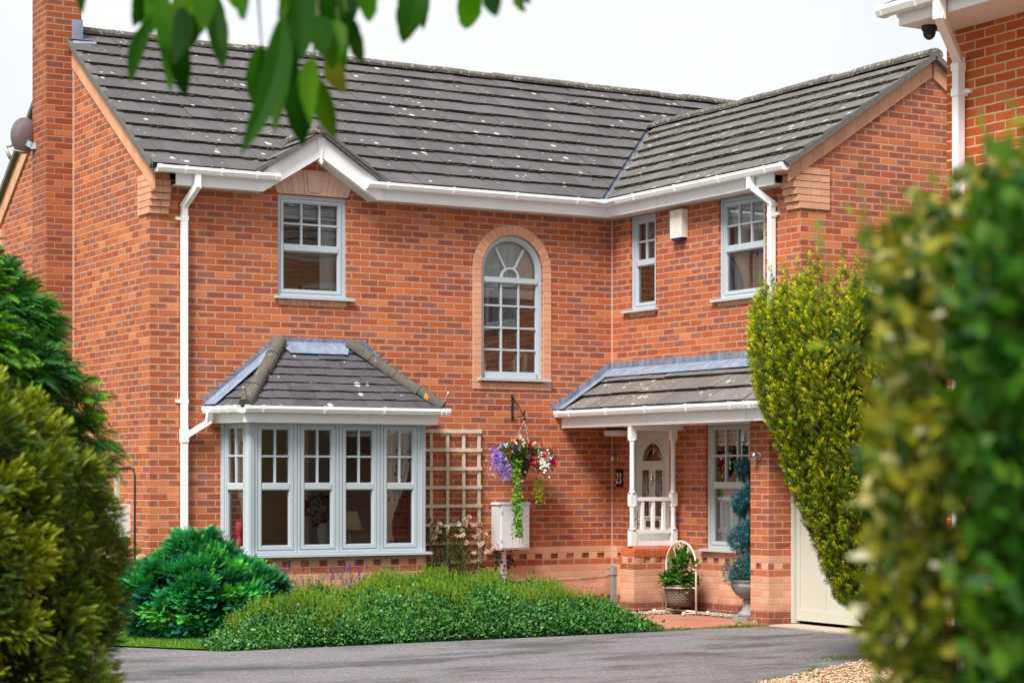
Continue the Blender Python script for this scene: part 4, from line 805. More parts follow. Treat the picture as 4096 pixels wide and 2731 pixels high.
# ================================================================== GROUND
def sheet(name, pts, z, mat, kind='structure', th=0):
    mb = MB(); mb.poly([(x, y, z) for x, y in pts]); return mb.build(name, mat, kind=kind)
gm = NT("rough_ground"); p_ = gm.pos(); M['ground'] = gm.done(gm.mix(gm.noise(p_, .4, 5), (.05, .075, .02), (.09, .10, .035)), .95, None, .1)
sheet("ground", [(-400, -400), (400, -400), (400, 400), (-400, 400)], -.02, M['ground'])
sheet("driveway", [(-40, -60), (-1.6, -60), (-1.6, -9.2), (-.05, -9.2), (-.05, -3.735), (-6.8, -3.7), (-7.6, -2.55), (-40, -1.2)], -.004, M['asphalt'])
mb = MB(); mb.box((-.42, -3.74, -.02), (-.02, -6.2, .012)); mb.build("threshold", plain("concrete_threshold", (.42, .38, .29), .9, .2, var=.3, scale=8, bump=.004), kind='structure')
lawn_pts = [(-7.55, -2.5), (-6.75, -3.62), (-6.0, -2.4), (-5.6, -1.6), (-6.1, 6), (-30, 6), (-30, -1.2)]
lm = NT("lawn_soil"); M['lawn'] = lm.done(lm.mix(lm.noise(lm.pos(), 7, 4), (.05, .12, .012), (.10, .2, .02)), .95, None, .1)
sheet("lawn", lawn_pts, .004, M['lawn'])
sheet("soil_bed", [(-6.75, -3.55), (-1.98, -3.62), (-1.9, -.9), (-1.2, 0), (-6.06, 0), (-6.4, -.4)], .008, M['soil'])
mb = MB(); pm = NT("red_concrete_slabs"); p_ = pm.pos(); r_ = pm.n("ShaderNodeNewGeometry").outputs["Random Per Island"]
M['slab'] = pm.done(pm.mix(pm.noise(p_, 3, 5, .7), pm.mix(r_, (.33, .135, .08), (.42, .19, .12)), pm.mix(r_, (.40, .18, .115), (.47, .23, .15))), .9, pm.bump(pm.noise(p_, 80, 3), .003), .2)
for i in range(6):
    for j in range(7):
        x0, y0 = -1.95 + i * .34 + random.uniform(-.004, .004), -3.72 + j * .52; mb.box((x0, y0, -.03), (x0 + .333, min(y0 + .513, -.02), .016 + random.uniform(-.002, .002)))
mb.build("paving", M['slab'], kind='structure')
gpts = [(-7.4, -10.58), (-4.09, -8.67), (-2.36, -7.67), (-1.65, -7.35), (-1.25, -7.6), (-1.2, -9.1), (-2.76, -9.1), (-2.76, -17), (-9.5, -17), (-9.5, -11.6)]
sheet("gravel_bed", gpts, .006, plain("gravel_base", (.30, .20, .12), .95, .2, var=.4, scale=30, bump=.01))
# ------------------------------------------------------------------ foliage tools
def unit(a): return a / np.maximum(np.linalg.norm(a, axis=-1, keepdims=True), 1e-9)
def leafy(name, quads, cols, mat, parent=None, kind=None, label=None):
    n = len(quads); me = bpy.data.meshes.new(name); me.vertices.add(n * 4); me.loops.add(n * 4); me.polygons.add(n)
    me.vertices.foreach_set("co", np.ascontiguousarray(quads, 'f').ravel()); me.loops.foreach_set("vertex_index", np.arange(n * 4, dtype='i'))
    me.polygons.foreach_set("loop_start", np.arange(0, n * 4, 4, dtype='i')); me.polygons.foreach_set("loop_total", np.full(n, 4, 'i')); me.update(calc_edges=True)
    a = me.attributes.new("Col", 'FLOAT_COLOR', 'FACE'); a.data.foreach_set("color", np.concatenate([np.clip(cols, 0, 1), np.ones((n, 1))], 1).astype('f').ravel())
    return link(name, me, mat, parent, kind, label)
def inst(tm, tc, P, D, N, S, C):
    """copies of template quads tm (k,4,3) at points P, pointing along D, with normal N, size S and colour C"""
    D = unit(D); Y = unit(np.cross(N, D)); Z = np.cross(D, Y); B = np.stack([D, Y, Z], 1) * np.asarray(S)[:, None, None]
    q = np.einsum('kvi,nij->nkvj', tm, B) + P[:, None, None, :]; c = C[:, None, :] * (tc[None] if tc.ndim == 2 else tc[None, :, None])
    return q.reshape(-1, 4, 3), np.broadcast_to(c, (len(P), len(tm), 3)).reshape(-1, 3)
def rhomb(p, d, side, L, W, lift=0.): p, d, side = [np.array(v, float) for v in (p, d, side)]; m = p + d * L * .45; z = np.array([0, 0, lift]); return np.stack([p, m - side * W / 2 + z, p + d * L, m + side * W / 2 + z])
def T_leaf(w=.5, lift=.08): return np.stack([rhomb((0, 0, 0), (1, 0, 0), (0, 1, 0), 1, w, lift)]), np.ones(1)
def T_frond(n=9, droop=.25, w=.07, tip=1.5, base=.7):
    Q, c = [], []
    for i in range(n):
        x = .08 + .84 * i / (n - 1); z = -droop * x * x; L = .42 * (1 - x) + .12
        for s in (-1, 1):
            d = unit(np.array([.75, s * .62, -.15 - droop * x + rng.uniform(-.15, .15)])); Q.append(rhomb((x, 0, z), d, unit(np.cross([0, 0, 1], d)), L, w * 1.6)); c.append(base + (tip - base) * x)
    Q.append(rhomb((.5, 0, -droop * .25), unit(np.array([1, 0, -droop * 1.3])), (0, 1, 0), .55, w)); c.append(tip); return np.stack(Q), np.array(c)
def T_spray(n=34, ln=.22, w=.045, fwd=.55, tipc=None, basec=None):
    """a shoot with short needles all round it"""
    Q, c = [], []
    for i in range(n):
        x = (i + .5) / n; a = i * 2.4 + rng.uniform(-.3, .3); d = unit(np.array([fwd + .5 * x, math.cos(a), math.sin(a)])); Q.append(rhomb((x * .9, 0, 0), d, unit(np.cross(d, [rng.normal(), rng.normal(), rng.normal()])), ln * rng.uniform(.8, 1.15) * (1.1 - .45 * x), w)); c.append(np.array(basec) * (1 - x) ** 1 + np.array(tipc) * x if tipc is not None else .8 + .4 * x)
    return np.stack(Q), np.array(c)
def rnd_dir(n): return unit(rng.normal(size=(n, 3)))
def pick(n, cols, p=None): return np.array(cols)[rng.choice(len(cols), n, p=p)] * rng.uniform(.8, 1.2, (n, 1))
def np3(v): return np.array(tuple(v), float)
RT, FW, UP = np.array([CC, -CS, 0]), np.array([CS, CC, 0]), np.array([0, 0, 1.])
CAMN = np3(CAM)
def frame_pt(lat, D, z): return CAMN * [1, 1, 0] + np.multiply.outer(np.asarray(lat, float), RT) + np.multiply.outer(np.asarray(D, float), FW) + np.multiply.outer(np.asarray(z, float), UP)
def trunk(parent, base, top, r, name="trunk", branches=()):
    mb = MB(); b, t = Vector(base), Vector(top); mb.tube([b, b.lerp(t, .5) + Vector((r * .4, 0, 0)), t], [r, r * .75, r * .4], 8)
    for q in branches: mb.tube([Vector(p) for p in q], [r * .4, r * .25, r * .1][:len(q)], 6)
    return mb.build(name, M['bark'], parent)
# ------------------------------------------------------------------ conifers at the left
def blob_shrub(name, label, base, prof, ncl, per, tm, size, cols, mat, category="shrub", droop=.3, inner=(.012, .022, .004), rc=.12, seed=0, flat=.9, inn=.80):
    """evergreen with a profile [(z, radius)] built from clumps of fronds with gaps between them"""
    b = np3(base); root = thing(name, label, category, tuple(base)); zs, rs = zip(*prof)
    z = rng.uniform(zs[0], zs[-1], ncl * 4); r = np.interp(z, zs, rs); keep = rng.uniform(0, max(rs), ncl * 4) < r + .06; z = z[keep][:ncl]; r = r[keep][:ncl]; a = rng.uniform(0, 2 * np.pi, len(z))
    out = np.stack([np.cos(a), np.sin(a), np.zeros(len(z))], 1); sh = 1 - .16 * rng.uniform(0, 1, len(z)) ** 1.5 + .07 * np.sin(a * 5 + z * 6); C0 = b + out * (r * sh)[:, None] + np.outer(z, UP)
    gz_ = np.gradient(np.interp(np.linspace(zs[0], zs[-1], 200), zs, rs)) * 200 / (zs[-1] - zs[0]); sl = np.interp(z, np.linspace(zs[0], zs[-1], 200), -gz_); nrm = unit(out + np.outer(np.clip(sl, -1, 3) * .6, UP))
    n = len(z) * per; ci = np.repeat(np.arange(len(z)), per); u_ = unit(rnd_dir(n) + nrm[ci] * .7); k = rng.uniform(.25, 1, n) ** .5; cs = rng.uniform(.7, 1.3, len(z))[ci] * rc; P = C0[ci] + u_ * (k * cs)[:, None] * [1, 1, flat]
    D = unit(u_ * .9 + nrm[ci] * .6 - np.outer(np.full(n, droop), UP) + rng.normal(size=(n, 3)) * .25); N = unit(UP + nrm[ci] * .5 + rng.normal(size=(n, 3)) * .4)
    C = pick(len(z), cols)[ci] * rng.uniform(.8, 1.2, (n, 1)); q, c = inst(tm[0], tm[1], P - D * size * .3, D, N, size * rng.uniform(.7, 1.25, n), C)
    trunk(root, b, b + [0, 0, zs[-1] * .8], .05, branches=[[b + [0, 0, zs[-1] * f], b + [rs[len(rs) // 2] * .6 * math.cos(k_ * 2.2), rs[len(rs) // 2] * .6 * math.sin(k_ * 2.2), zs[-1] * (f + .12)]] for k_, f in enumerate((.2, .3, .4, .5, .6))])
    mb = MB(); mb.lathe([(max(.01, rr * inn), zz_ * (.5 + .5 * inn)) for zz_, rr in prof], b, 20); mb.build("shade_core", plain(name + "_inner", inner, .95, .05, var=.5, scale=9), root)  # solid core, its near-black colour stands for shade between the clumps
    leafy("foliage", q, c, mat, root); return root
fr_soft = T_frond(9, .35, .06, 1.5, .55)
b1 = frame_pt(-2.105, 6.3, 0); b2 = frame_pt(-2.72, 8.5, 0)
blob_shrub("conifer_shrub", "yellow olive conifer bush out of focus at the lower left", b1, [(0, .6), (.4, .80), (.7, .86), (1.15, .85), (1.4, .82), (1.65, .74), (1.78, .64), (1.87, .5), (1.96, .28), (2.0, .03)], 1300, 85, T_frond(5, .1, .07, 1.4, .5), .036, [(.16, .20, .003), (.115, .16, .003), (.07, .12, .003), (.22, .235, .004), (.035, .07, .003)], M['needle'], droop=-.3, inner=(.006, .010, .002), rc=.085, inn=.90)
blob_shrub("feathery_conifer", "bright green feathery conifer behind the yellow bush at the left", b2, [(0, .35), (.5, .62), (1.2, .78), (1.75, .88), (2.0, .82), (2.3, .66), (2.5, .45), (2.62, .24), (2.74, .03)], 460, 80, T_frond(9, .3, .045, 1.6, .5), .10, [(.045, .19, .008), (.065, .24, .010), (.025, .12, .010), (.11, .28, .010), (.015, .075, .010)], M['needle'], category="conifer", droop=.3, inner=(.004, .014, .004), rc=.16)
# ------------------------------------------------------------------ juniper in front of the left corner
jb = np.array([-6.20, -1.78, 0])
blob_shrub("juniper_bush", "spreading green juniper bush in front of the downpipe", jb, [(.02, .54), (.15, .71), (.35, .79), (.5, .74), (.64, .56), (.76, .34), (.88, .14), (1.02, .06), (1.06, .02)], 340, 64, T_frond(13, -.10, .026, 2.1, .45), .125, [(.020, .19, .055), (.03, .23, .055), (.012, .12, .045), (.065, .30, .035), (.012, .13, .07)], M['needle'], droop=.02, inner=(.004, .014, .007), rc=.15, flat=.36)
# ------------------------------------------------------------------ low hedge mound and heather
def hsurf(x, y):
    """height of the planted mound over the bed, metres"""
    e0 = np.clip((y + 3.80) / .45, 0, 1) ** .5; ex = np.clip((x + 6.82 - np.clip(y + 3.45, 0, 3) * .55) / .8, 0, 1) ** .6 * np.clip((-1.80 - x) / .85, 0, 1) ** .5
    back = np.clip((-.9 - y) / 1.0, 0, 1) ** .6
    h = .27 + .15 * np.exp(-((x + 3.9) / .75) ** 2) + .05 * np.exp(-((x + 5.7) / .5) ** 2) + .07 * np.exp(-((x + 2.6) / .4) ** 2) + .04 * np.sin(x * 5.1 + y * 2) + .035 * np.sin(x * 9.3 - y * 5) + .03 * np.sin(x * 17 + 1) * np.sin(y * 13) + .03 * np.sin(x * 3.1 + y * 7)
    return np.maximum(h * e0 * ex * back * (1 + .12 * (y + 3)), 0)
hg = thing("low_hedge", "low mound of small leaved dark green shrubs along the driveway edge", "hedge", (-4.2, -2.6, 0))
gx, gy_ = np.linspace(-6.85, -1.7, 90), np.linspace(-3.85, -.85, 60); X, Y = np.meshgrid(gx, gy_, indexing='ij'); Z = hsurf(X, Y) - .045
V = np.stack([X, Y, Z], -1); q = np.stack([V[:-1, :-1], V[1:, :-1], V[1:, 1:], V[:-1, 1:]], 2).reshape(-1, 4, 3)
leafy("shade_core", q, np.tile([.008, .022, .008], (len(q), 1)), leaf_mat("hedge_inner", 0, .9, .05, .2), hg)  # core sheet coloured dark to stand for shade under the leaves
def hpoints(n, fronty=-99):
    x, y = rng.uniform(-6.84, -1.72, n), rng.uniform(-3.82, -.95, n); z = hsurf(x, y); e = .02
    gx_, gy2 = (hsurf(x + e, y) - hsurf(x - e, y)) / (2 * e), (hsurf(x, y + e) - hsurf(x, y - e)) / (2 * e); return np.stack([x, y, z], 1), unit(np.stack([-gx_, -gy2, np.ones(n)], 1)), np.hypot(gx_, gy2)
n = 230000; P, Nn, gs = hpoints(n); keep = (P[:, 2] > .01) & (rng.uniform(0, 1, n) < np.where(P[:, 1] < -3.2, .55 + .15 * np.minimum(gs, 3), .34)); P, Nn = P[keep], Nn[keep]; n = len(P)
P = P + Nn * (rng.uniform(-.05, .03, n) + .06 * (rng.uniform(0, 1, n) < .05))[:, None]; D = unit(Nn * .7 + rnd_dir(n)); lt_ = T_leaf(.62, .06)
q, c = inst(lt_[0], lt_[1], P, D, unit(Nn + rnd_dir(n) * .6), rng.uniform(.022, .044, n), pick(n, [(.03, .15, .022), (.045, .19, .03), (.018, .09, .02), (.06, .23, .035), (.09, .26, .025), (.10, .25, .07), (.012, .06, .014)]))
leafy("foliage", q, c, leaf_mat("small_glossy_leaf", .15, .45, .25, .35, .02), hg)
ht = thing("heather", "yellow green upright heather shoots growing through the low hedge", "heather", (-3.6, -2.4, .1))
n = 32000; P, Nn, gs = hpoints(n); x, y = P[:, 0], P[:, 1]
dens = np.clip(.8 * np.exp(-((x + 4.15) / .5) ** 2) + .7 * np.exp(-((x + 2.7) / .45) ** 2) + 1.0 * np.exp(-((x + 5.75) / .6) ** 2) + .35 * np.exp(-((x + 3.4) / .5) ** 2), 0, 1) * np.clip((y + 3.74) / .5 + .25 * (x < -5.2), .1, 1) * (.12 + .88 * (np.sin(x * 6.3) * np.sin(y * 5 + x) + .4 * np.sin(x * 15 + y * 9) > .1))
keep = (rng.uniform(0, 1, n) < dens) & (P[:, 2] > .1); P, Nn = P[keep], Nn[keep]; n = len(P); D = unit(UP * 1.2 + Nn * .3 + rng.normal(size=(n, 3)) * .25)
tm = T_spray(20, .15, .032, 1.5); q, c = inst(tm[0], tm[1], P - D * .02, D, rnd_dir(n), rng.uniform(.10, .22, n), pick(n, [(.13, .26, .012), (.10, .22, .014), (.18, .29, .012), (.07, .17, .014), (.20, .22, .012)]))
leafy("foliage", q, c, M['needle'], ht)
lv = thing("lavender", "purple lavender spikes in front of the bay window wall", "lavender", (-4.9, -1.3, .1)); n = 46
mb = MB(); Ql, Cl = [], []
ts = T_spray(26, .14, .09, .5)
for k in range(n):
    x = rng.choice([rng.normal(-5.05, .18), rng.normal(-4.55, .16), rng.normal(-4.25, .12)]); y = rng.uniform(-1.7, -1.2); z0, z1 = .2, rng.uniform(.46, .66); tip = Vector((x + rng.normal() * .05, y + rng.normal() * .04, z1))
    mb.tube([Vector((x, y, z0)), tip], .0025, 4)
    q, c = inst(ts[0] * [1, 1.5, 1.5], ts[1], np.array([tip - Vector((0, 0, .03))]), np.array([[rng.normal() * .2, rng.normal() * .2, 1]]), rnd_dir(1), np.array([rng.uniform(.07, .10)]), pick(1, [(.16, .07, .42), (.11, .04, .32), (.24, .12, .48)])); Ql.append(q); Cl.append(c)
mb.build("stem", M['twig'], lv); leafy("flower_spike", np.concatenate(Ql), np.concatenate(Cl), M['petal'], lv)
# ------------------------------------------------------------------ golden yew at the right
yb = frame_pt(3.25, 17.6, 0); yw = thing("golden_yew", "golden upright yew with a narrow foot in front of the cream garage door", "yew", tuple(yb))
ZP, RP = [.1, .4, .55, 1.03, 1.48, 1.96, 2.22, 2.63, 3.1, 3.3], [.06, .22, .42, .60, .79, .94, 1.06, 1.13, 1.15, 1.06]
Pl, Dl, Sl = [], [], []
for k in range(118):                                                     # upright branches, each a column of shoots, dark gaps between them
    ring = 0 if k < 42 else 1 if k < 80 else 2; nr = (42, 38, 38)[ring]; a = (k - (0, 42, 80)[ring]) * 2 * math.pi / nr + rng.normal() * .035; f = ((1.0, .84)[ring] if ring < 2 else math.sqrt(rng.uniform(.05, .6))) * rng.uniform(.95, 1.05)
    zt_ = rng.uniform(3.0, 3.36) if ring else rng.uniform(2.98, 3.22); z0 = rng.choice([.12, .12, .35, .7, 1.2]) if ring == 0 else .3 if ring == 1 else 2.3
    zz_ = np.arange(z0, zt_, .0042); m = len(zz_); rr = np.interp(zz_, ZP, RP) * f; an = a + .10 * np.sin(zz_ * 2.1 + k) ; out = np.stack([np.cos(an), np.sin(an), 0 * an], 1); tg = np.stack([-np.sin(an), np.cos(an), 0 * an], 1)
    ph = rng.uniform(0, 2 * np.pi, m); off = unit(out * np.cos(ph)[:, None] + tg * np.sin(ph)[:, None] + out * .5); w_ = .050 * (1 + .35 * np.sin(zz_ * 38 + k * 2)) * np.clip((zt_ - zz_) / .15, .25, 1)
    P = yb + out * rr[:, None] + np.outer(zz_, UP) + off * w_[:, None]; Pl.append(P); Dl.append(unit(off * .75 + UP * .75 + rng.normal(size=(m, 3)) * .25)); Sl.append(rng.uniform(.05, .085, m))
    m2 = 5; Pl.append(P[-1:].repeat(m2, 0) + np.outer(np.linspace(0, .14, m2), UP)); Dl.append(unit(UP + rng.normal(size=(m2, 3)) * .15)); Sl.append(rng.uniform(.06, .10, m2))
P, D, S = np.concatenate(Pl), np.concatenate(Dl), np.concatenate(Sl); n = len(P)
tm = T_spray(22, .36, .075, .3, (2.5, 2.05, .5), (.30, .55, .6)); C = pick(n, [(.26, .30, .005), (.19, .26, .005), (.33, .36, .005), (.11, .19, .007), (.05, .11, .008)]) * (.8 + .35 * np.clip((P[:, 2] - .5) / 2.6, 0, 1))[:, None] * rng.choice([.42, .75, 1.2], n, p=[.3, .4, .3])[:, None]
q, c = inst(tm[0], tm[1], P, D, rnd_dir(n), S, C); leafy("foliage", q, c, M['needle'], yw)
mb = MB(); mb.lathe([(r * .74, z) for z, r in zip(ZP[1:-2], RP[1:-2])] + [(.75, 2.85), (.3, 3.0), (.01, 3.02)], yb, 20); mb.build("shade_core", plain("yew_inner", (.010, .017, .004), .95, .05, var=.5, scale=8), yw)  # solid core painted dark to give shaded depth between the branches
trunk(yw, yb, yb + [0, 0, 1.2], .06, branches=[[yb + [0, 0, .15], yb + [.3 * math.cos(k), .3 * math.sin(k), .55], yb + [.62 * math.cos(k), .62 * math.sin(k), 1.0]] for k in range(8)])
# ------------------------------------------------------------------ near shrubs at the right edge
def near_shrub(name, label, k0, lat1, d0, d1, outline, n, cols, pr, size, mat, seed=0):
    """k0: how far its left flank stands off the view axis, per metre of distance; outline: height over lateral/distance"""
    base = frame_pt(k0 * d1 + .35, (d0 + d1) / 2, 0); root = thing(name, label, "shrub", tuple(base))
    d = rng.uniform(d0, d1, n); lat = k0 * d + rng.uniform(0, 1, n) ** 1.2 * (lat1 - k0 * d); r_ = lat / d; zt_ = 1.611 + d * outline(r_)
    z = np.where(rng.uniform(0, 1, n) < .85, rng.uniform(1.2, 2.1, n), rng.uniform(.15, 1.3, n)); keep = z < zt_ + rng.normal(0, .018, n)
    keep &= r_ > k0 + .004 + .007 * np.sin(z * 19 + seed) + .005 * np.sin(z * 47 + d * 9) + rng.normal(0, .004, n); lat, d, z = lat[keep], d[keep], z[keep]; n = len(z); P = frame_pt(lat, d, z)
    D = unit(rnd_dir(n) * .8 + UP * .45); N = unit(rnd_dir(n) + UP * .8 - FW * .4); hl = np.stack([rhomb((0, 0, 0), (1, 0, 0), (0, 1, 0), 1, .52, .1)])
    q, c = inst(hl, np.ones(1), P, D, N, size * rng.uniform(.7, 1.25, n), pick(n, cols, pr)); leafy("foliage", q, c, mat, root)
    mb = MB()
    for k in range(9):
        dd = rng.uniform(d0, d1); l = rng.uniform(k0 * dd + .06, lat1); mb.tube([Vector(base), Vector(frame_pt(l, dd, .8)), Vector(frame_pt(l, dd, 1.55 + float(dd * outline(np.array([l / dd]))[0]) - .02 if l < -9 else 1.6))], [.02, .012, .004], 6)
    mb.build("trunk", M['bark'], root)
    return root
vx = lambda x: (x * Kv_ - 2048) / FPX
Kv_ = 1.7415; vy = lambda y: (HOR - y * Kv_) / FPX
ol1 = lambda r_: np.interp(r_, [vx(t) for t in (1930, 1985, 2060, 2150, 2210, 2300, 2352, 2700)], [vy(t) for t in (720, 610, 535, 490, 440, 390, 360, 250)])
ol2 = lambda r_: np.interp(r_, [vx(t) for t in (2120, 2200, 2260, 2352, 2700)], [vy(t) for t in (900, 640, 470, 400, 300)])
VG = [(.25, .23, .012), (.17, .18, .008), (.42, .39, .13), (.09, .13, .006), (.04, .08, .006), (.50, .49, .30), (.02, .05, .006)]
NS = leaf_mat("shrub_leaf", .3, .5, .2, .04, .005)
vs = near_shrub("variegated_shrub", "variegated yellow and cream leaved shrub filling the right foreground", vx(1985), 1.1, 1.75, 2.25, ol1, 36000, VG, [.19, .21, .08, .20, .17, .03, .12], .025, NS)
near_shrub("dark_shrub", "dark green leafy shrub at the extreme right foreground", vx(2185), 1.0, 1.6, 1.82, ol2, 15000, [(.020, .085, .002), (.038, .12, .003), (.010, .05, .002), (.065, .155, .006)], None, .028, NS, seed=4)
sh = []                                                                  # thin shoots standing up out of the variegated shrub
shoots = [((1900, 660), (1872, 535)), ((1985, 640), (1972, 410)), ((2040, 640), (2035, 470)), ((2090, 600), (2085, 500)), ((1990, 560), (1968, 500)), ((2270, 520), (2252, 250)), ((2310, 480), (2320, 300)), ((2200, 560), (2205, 440)), ((2150, 560), (2120, 500)), ((1995, 760), (1900, 790)), ((2050, 640), (2010, 560))]
mb = MB(); Ps, Ds = [], []
for (x0, y0), (x1, y1) in shoots:
    a_, b_ = np3(atv(x0 + 30, y0 + 60, 2.1)), np3(atv(x1, y1, 2.1)); mb.tube([Vector(a_), Vector((a_ + b_) / 2 + RT * .004), Vector(b_)], .0012, 5)
    for f in np.linspace(.35, 1, 5): Ps.append(a_ + (b_ - a_) * f); Ds.append(unit(b_ - a_ + rng.normal(size=3) * .03))
mb.build("shoot", M['twig'], vs); Ps = np.array(Ps); q, c = inst(np.stack([rhomb((0, 0, 0), (1, 0, 0), (0, 1, 0), 1, .42, .08)]), np.ones(1), Ps, unit(np.array(Ds) * 20 + rng.normal(size=(len(Ps), 3)) * .5), rnd_dir(len(Ps)), rng.uniform(.016, .024, len(Ps)), pick(len(Ps), [(.16, .24, .01), (.24, .28, .01), (.09, .18, .01)])); leafy("shoot_leaves", q, c, NS, vs)
# ------------------------------------------------------------------ branch hanging into the top of the picture
tb = frame_pt(-2.3, 2.5, 0); tr = thing("overhanging_tree", "tree whose long drooping green leaves hang into the top of the picture", "tree", tuple(tb))
def zz1(x, y): return (300 + x / 1.809, y / 1.809)
def zz2(x, y): return (1300 + x / 1.68, y / 1.68)
LV = [(zz1(540, 150), zz1(400, 600), 56), (zz1(590, -50), zz1(690, 680), 84), (zz1(770, 240), zz1(800, 710), 66), (zz1(900, -60), zz1(790, 370), 92), (zz1(1000, -60), zz1(1070, 505), 76), (zz1(1190, -140), zz1(1232, 145), 70), (zz1(460, -120), zz1(425, 195), 66), (zz1(700, -160), zz1(640, 260), 80), (zz1(1500, 130), zz1(1195, 1130), 84), (zz1(1570, 320), zz1(1440, 980), 66), (zz1(1600, 500), zz1(1645, 1060), 112), (zz1(1700, 520), zz1(1885, 1015), 76), (zz1(1640, -110), zz1(1640, 440), 118), (zz1(1790, -30), zz1(1930, 570), 106), (zz1(1960, 90), zz1(2085, 455), 62), (zz1(2090, -110), zz1(2125, 165), 66), (zz1(1850, 380), zz1(1955, 675), 70), (zz1(1570, -70), zz1(1490, 210), 60), (zz1(1560, 300), zz1(1500, 700), 56), (zz1(800, -90), zz1(880, 300), 84), (zz1(1740, 120), zz1(1790, 420), 84), (zz1(1900, -80), zz1(2000, 300), 74), (zz1(1700, 60), zz1(1560, 480), 70), (zz1(1720, 430), zz1(1700, 900), 64),
      (zz2(650, -120), zz2(522, 296), 108), (zz2(930, -130), zz2(958, 196), 96), (zz2(1110, -80), zz2(1152, 118), 62), (zz2(1280, -60), zz2(1335, 66), 48), (zz2(690, -110), zz2(660, 208), 48), (zz2(210, -110), zz2(300, 150), 58), (zz2(1370, -50), zz2(1385, 30), 40),
      (zz1(1520, -120), zz1(1560, 330), 100), (zz1(1850, -120), zz1(1840, 330), 110), (zz1(1720, -120), zz1(1720, 300), 120), (zz1(1980, -110), zz1(1960, 260), 90), (zz1(1900, 150), zz1(1860, 520), 84), (zz1(1600, 150), zz1(1620, 520), 90), (zz1(500, -100), zz1(560, 260), 80), (zz1(760, 60), zz1(720, 470), 84), (zz1(830, 100), zz1(840, 330), 80), (zz1(1350, 330), zz1(1290, 760), 70), (zz1(940, -100), zz1(930, 240), 84),
      ((352, -60), (330, 62), 42), (zz1(1100, -140), zz1(1150, 60), 70), (zz1(960, -140), zz1(960, 130), 84), (zz1(560, -150), zz1(520, 120), 70)]
Qs, Cs = [], []; NTW = []
for k, (a_, b_, wpx) in enumerate(LV):
    D0_ = 3.0 + .22 * math.sin(k * 2.1); dd = .12 * math.sin(k * 1.7); p0, p1 = np3(at(*a_, D0_)), np3(at(*b_, D0_ - dd)); ax_ = p1 - p0; L = np.linalg.norm(ax_); ax_ /= L; nv = unit(-FW + RT * .3 * math.sin(k * 3.3) + rng.normal(size=3) * .12); nv = unit(nv - ax_ * nv.dot(ax_)); sd = np.cross(ax_, nv); W = wpx / FPX * 3.0 / 2 * 1.2
    Nu = 10; G = []
    for i in range(Nu + 1):
        t = i / Nu; wv = W * (math.sin(math.pi * min(1, .03 + .97 * t ** .85)) ** .75) if i < Nu else 0.0; wv *= 1 + .05 * math.sin(i * 2.3 + k); cpt = p0 + ax_ * L * t + nv * (.10 * L * math.sin(math.pi * t) * math.sin(k * 1.1) - .0) + sd * .05 * L * math.sin(math.pi * t) * math.cos(k * 2.7)
        G.append([cpt - sd * wv + nv * wv * .35, cpt, cpt + sd * wv + nv * wv * .35])
    col = np.array([(.014, .070, .001), (.03, .115, .001), (.006, .038, .001), (.055, .15, .001)][k % 4]) * rng.uniform(.85, 1.15)  # leaf colours spread apart to stand for backlit and shaded leaves
    if k == 16: col = np.array((.10, .12, .006))
    for i in range(Nu):
        for s_ in (0, 1): Qs.append(np.stack([G[i][s_], G[i][s_ + 1], G[i + 1][s_ + 1], G[i + 1][s_]])); Cs.append(col * (1 if s_ else .93))
    NTW.append(p0)
lm_ = leaf_mat("drooping_leaf", .5, .55, .1, .03, .004)
o = leafy("leaves", np.stack(Qs), np.stack(Cs), lm_, tr)
mb = MB(); hub = [np3(at(1000, -260, 3.0)), np3(at(620, -220, 3.0)), np3(at(1330, -200, 3.0)), np3(at(1800, -140, 3.0))]; limb = [tb + UP * 2.3, frame_pt(-1.2, 2.8, 2.72), hub[1] + UP * .05, hub[0] + UP * .03, hub[2] + UP * .02, hub[3]]
mb.tube([Vector(p) for p in limb], [.035, .024, .012, .009, .006, .003], 8)
for p in NTW:
    h = min(limb[2:], key=lambda q_: np.linalg.norm(q_ - p)); mb.tube([Vector(h), Vector((h + p) / 2 + UP * .02), Vector(p)], [.003, .002, .0012], 5)
mb.build("branch", M['twig'], tr); mb = MB(); mb.tube([Vector(tb), Vector(tb + UP * 1.2 + RT * .05), Vector(tb + UP * 2.4), Vector(tb + UP * 3.6 - RT * .2)], [.09, .075, .055, .03], 10); mb.build("trunk", M['bark'], tr)
# ================================================================== THINGS ON AND AROUND THE HOUSE
# satellite dish ---------------------------------------------------------
dc = np3(atv(57, 312, 25.1)); sd_ = thing("satellite_dish", "grey mesh satellite dish fixed behind the chimney", "satellite dish", tuple(dc))
ax_ = Vector(unit(-RT * .80 + FW * .52 + UP * .12)); mb = MB(); mb.lathe([(.0001, -.045), (.09, -.038), (.16, -.02), (.215, .012), (.222, .014), (.21, .02), (.15, -.008), (.0001, -.033)], dc, 28, axis=ax_); mb.build("dish", plain("dish_grey", (.27, .25, .275), .6, .4, var=.15, scale=40), sd_)
mb = MB(); bk = np3(atv(75, 336, 25.1)); rt = np3(atv(92, 336, 25.1)); mb.bar(Vector(dc + (bk - dc) * .3 + UP * -.05), Vector(bk), .05, .07); mb.bar(Vector(bk - RT * .02), Vector(rt), .05, .075); mb.build("bracket", plain("galvanised_bracket", (.38, .42, .47), .45, .5, .4), sd_)
mb = MB(); e_ = np3(atv(27, 344, 24.95)); mb.tube([Vector(np3(atv(56, 350, 25.0))), Vector(e_)], .008, 6); mb.tube([Vector(np3(atv(11, 337, 24.95))), Vector(np3(atv(24, 365, 24.95)))], .022, 10); mb.tube([Vector(np3(atv(12, 337, 24.95))), Vector(np3(atv(28, 334, 24.95)))], .02, 10); mb.build("receiver", plain("receiver_grey", (.42, .43, .44), .5), sd_)
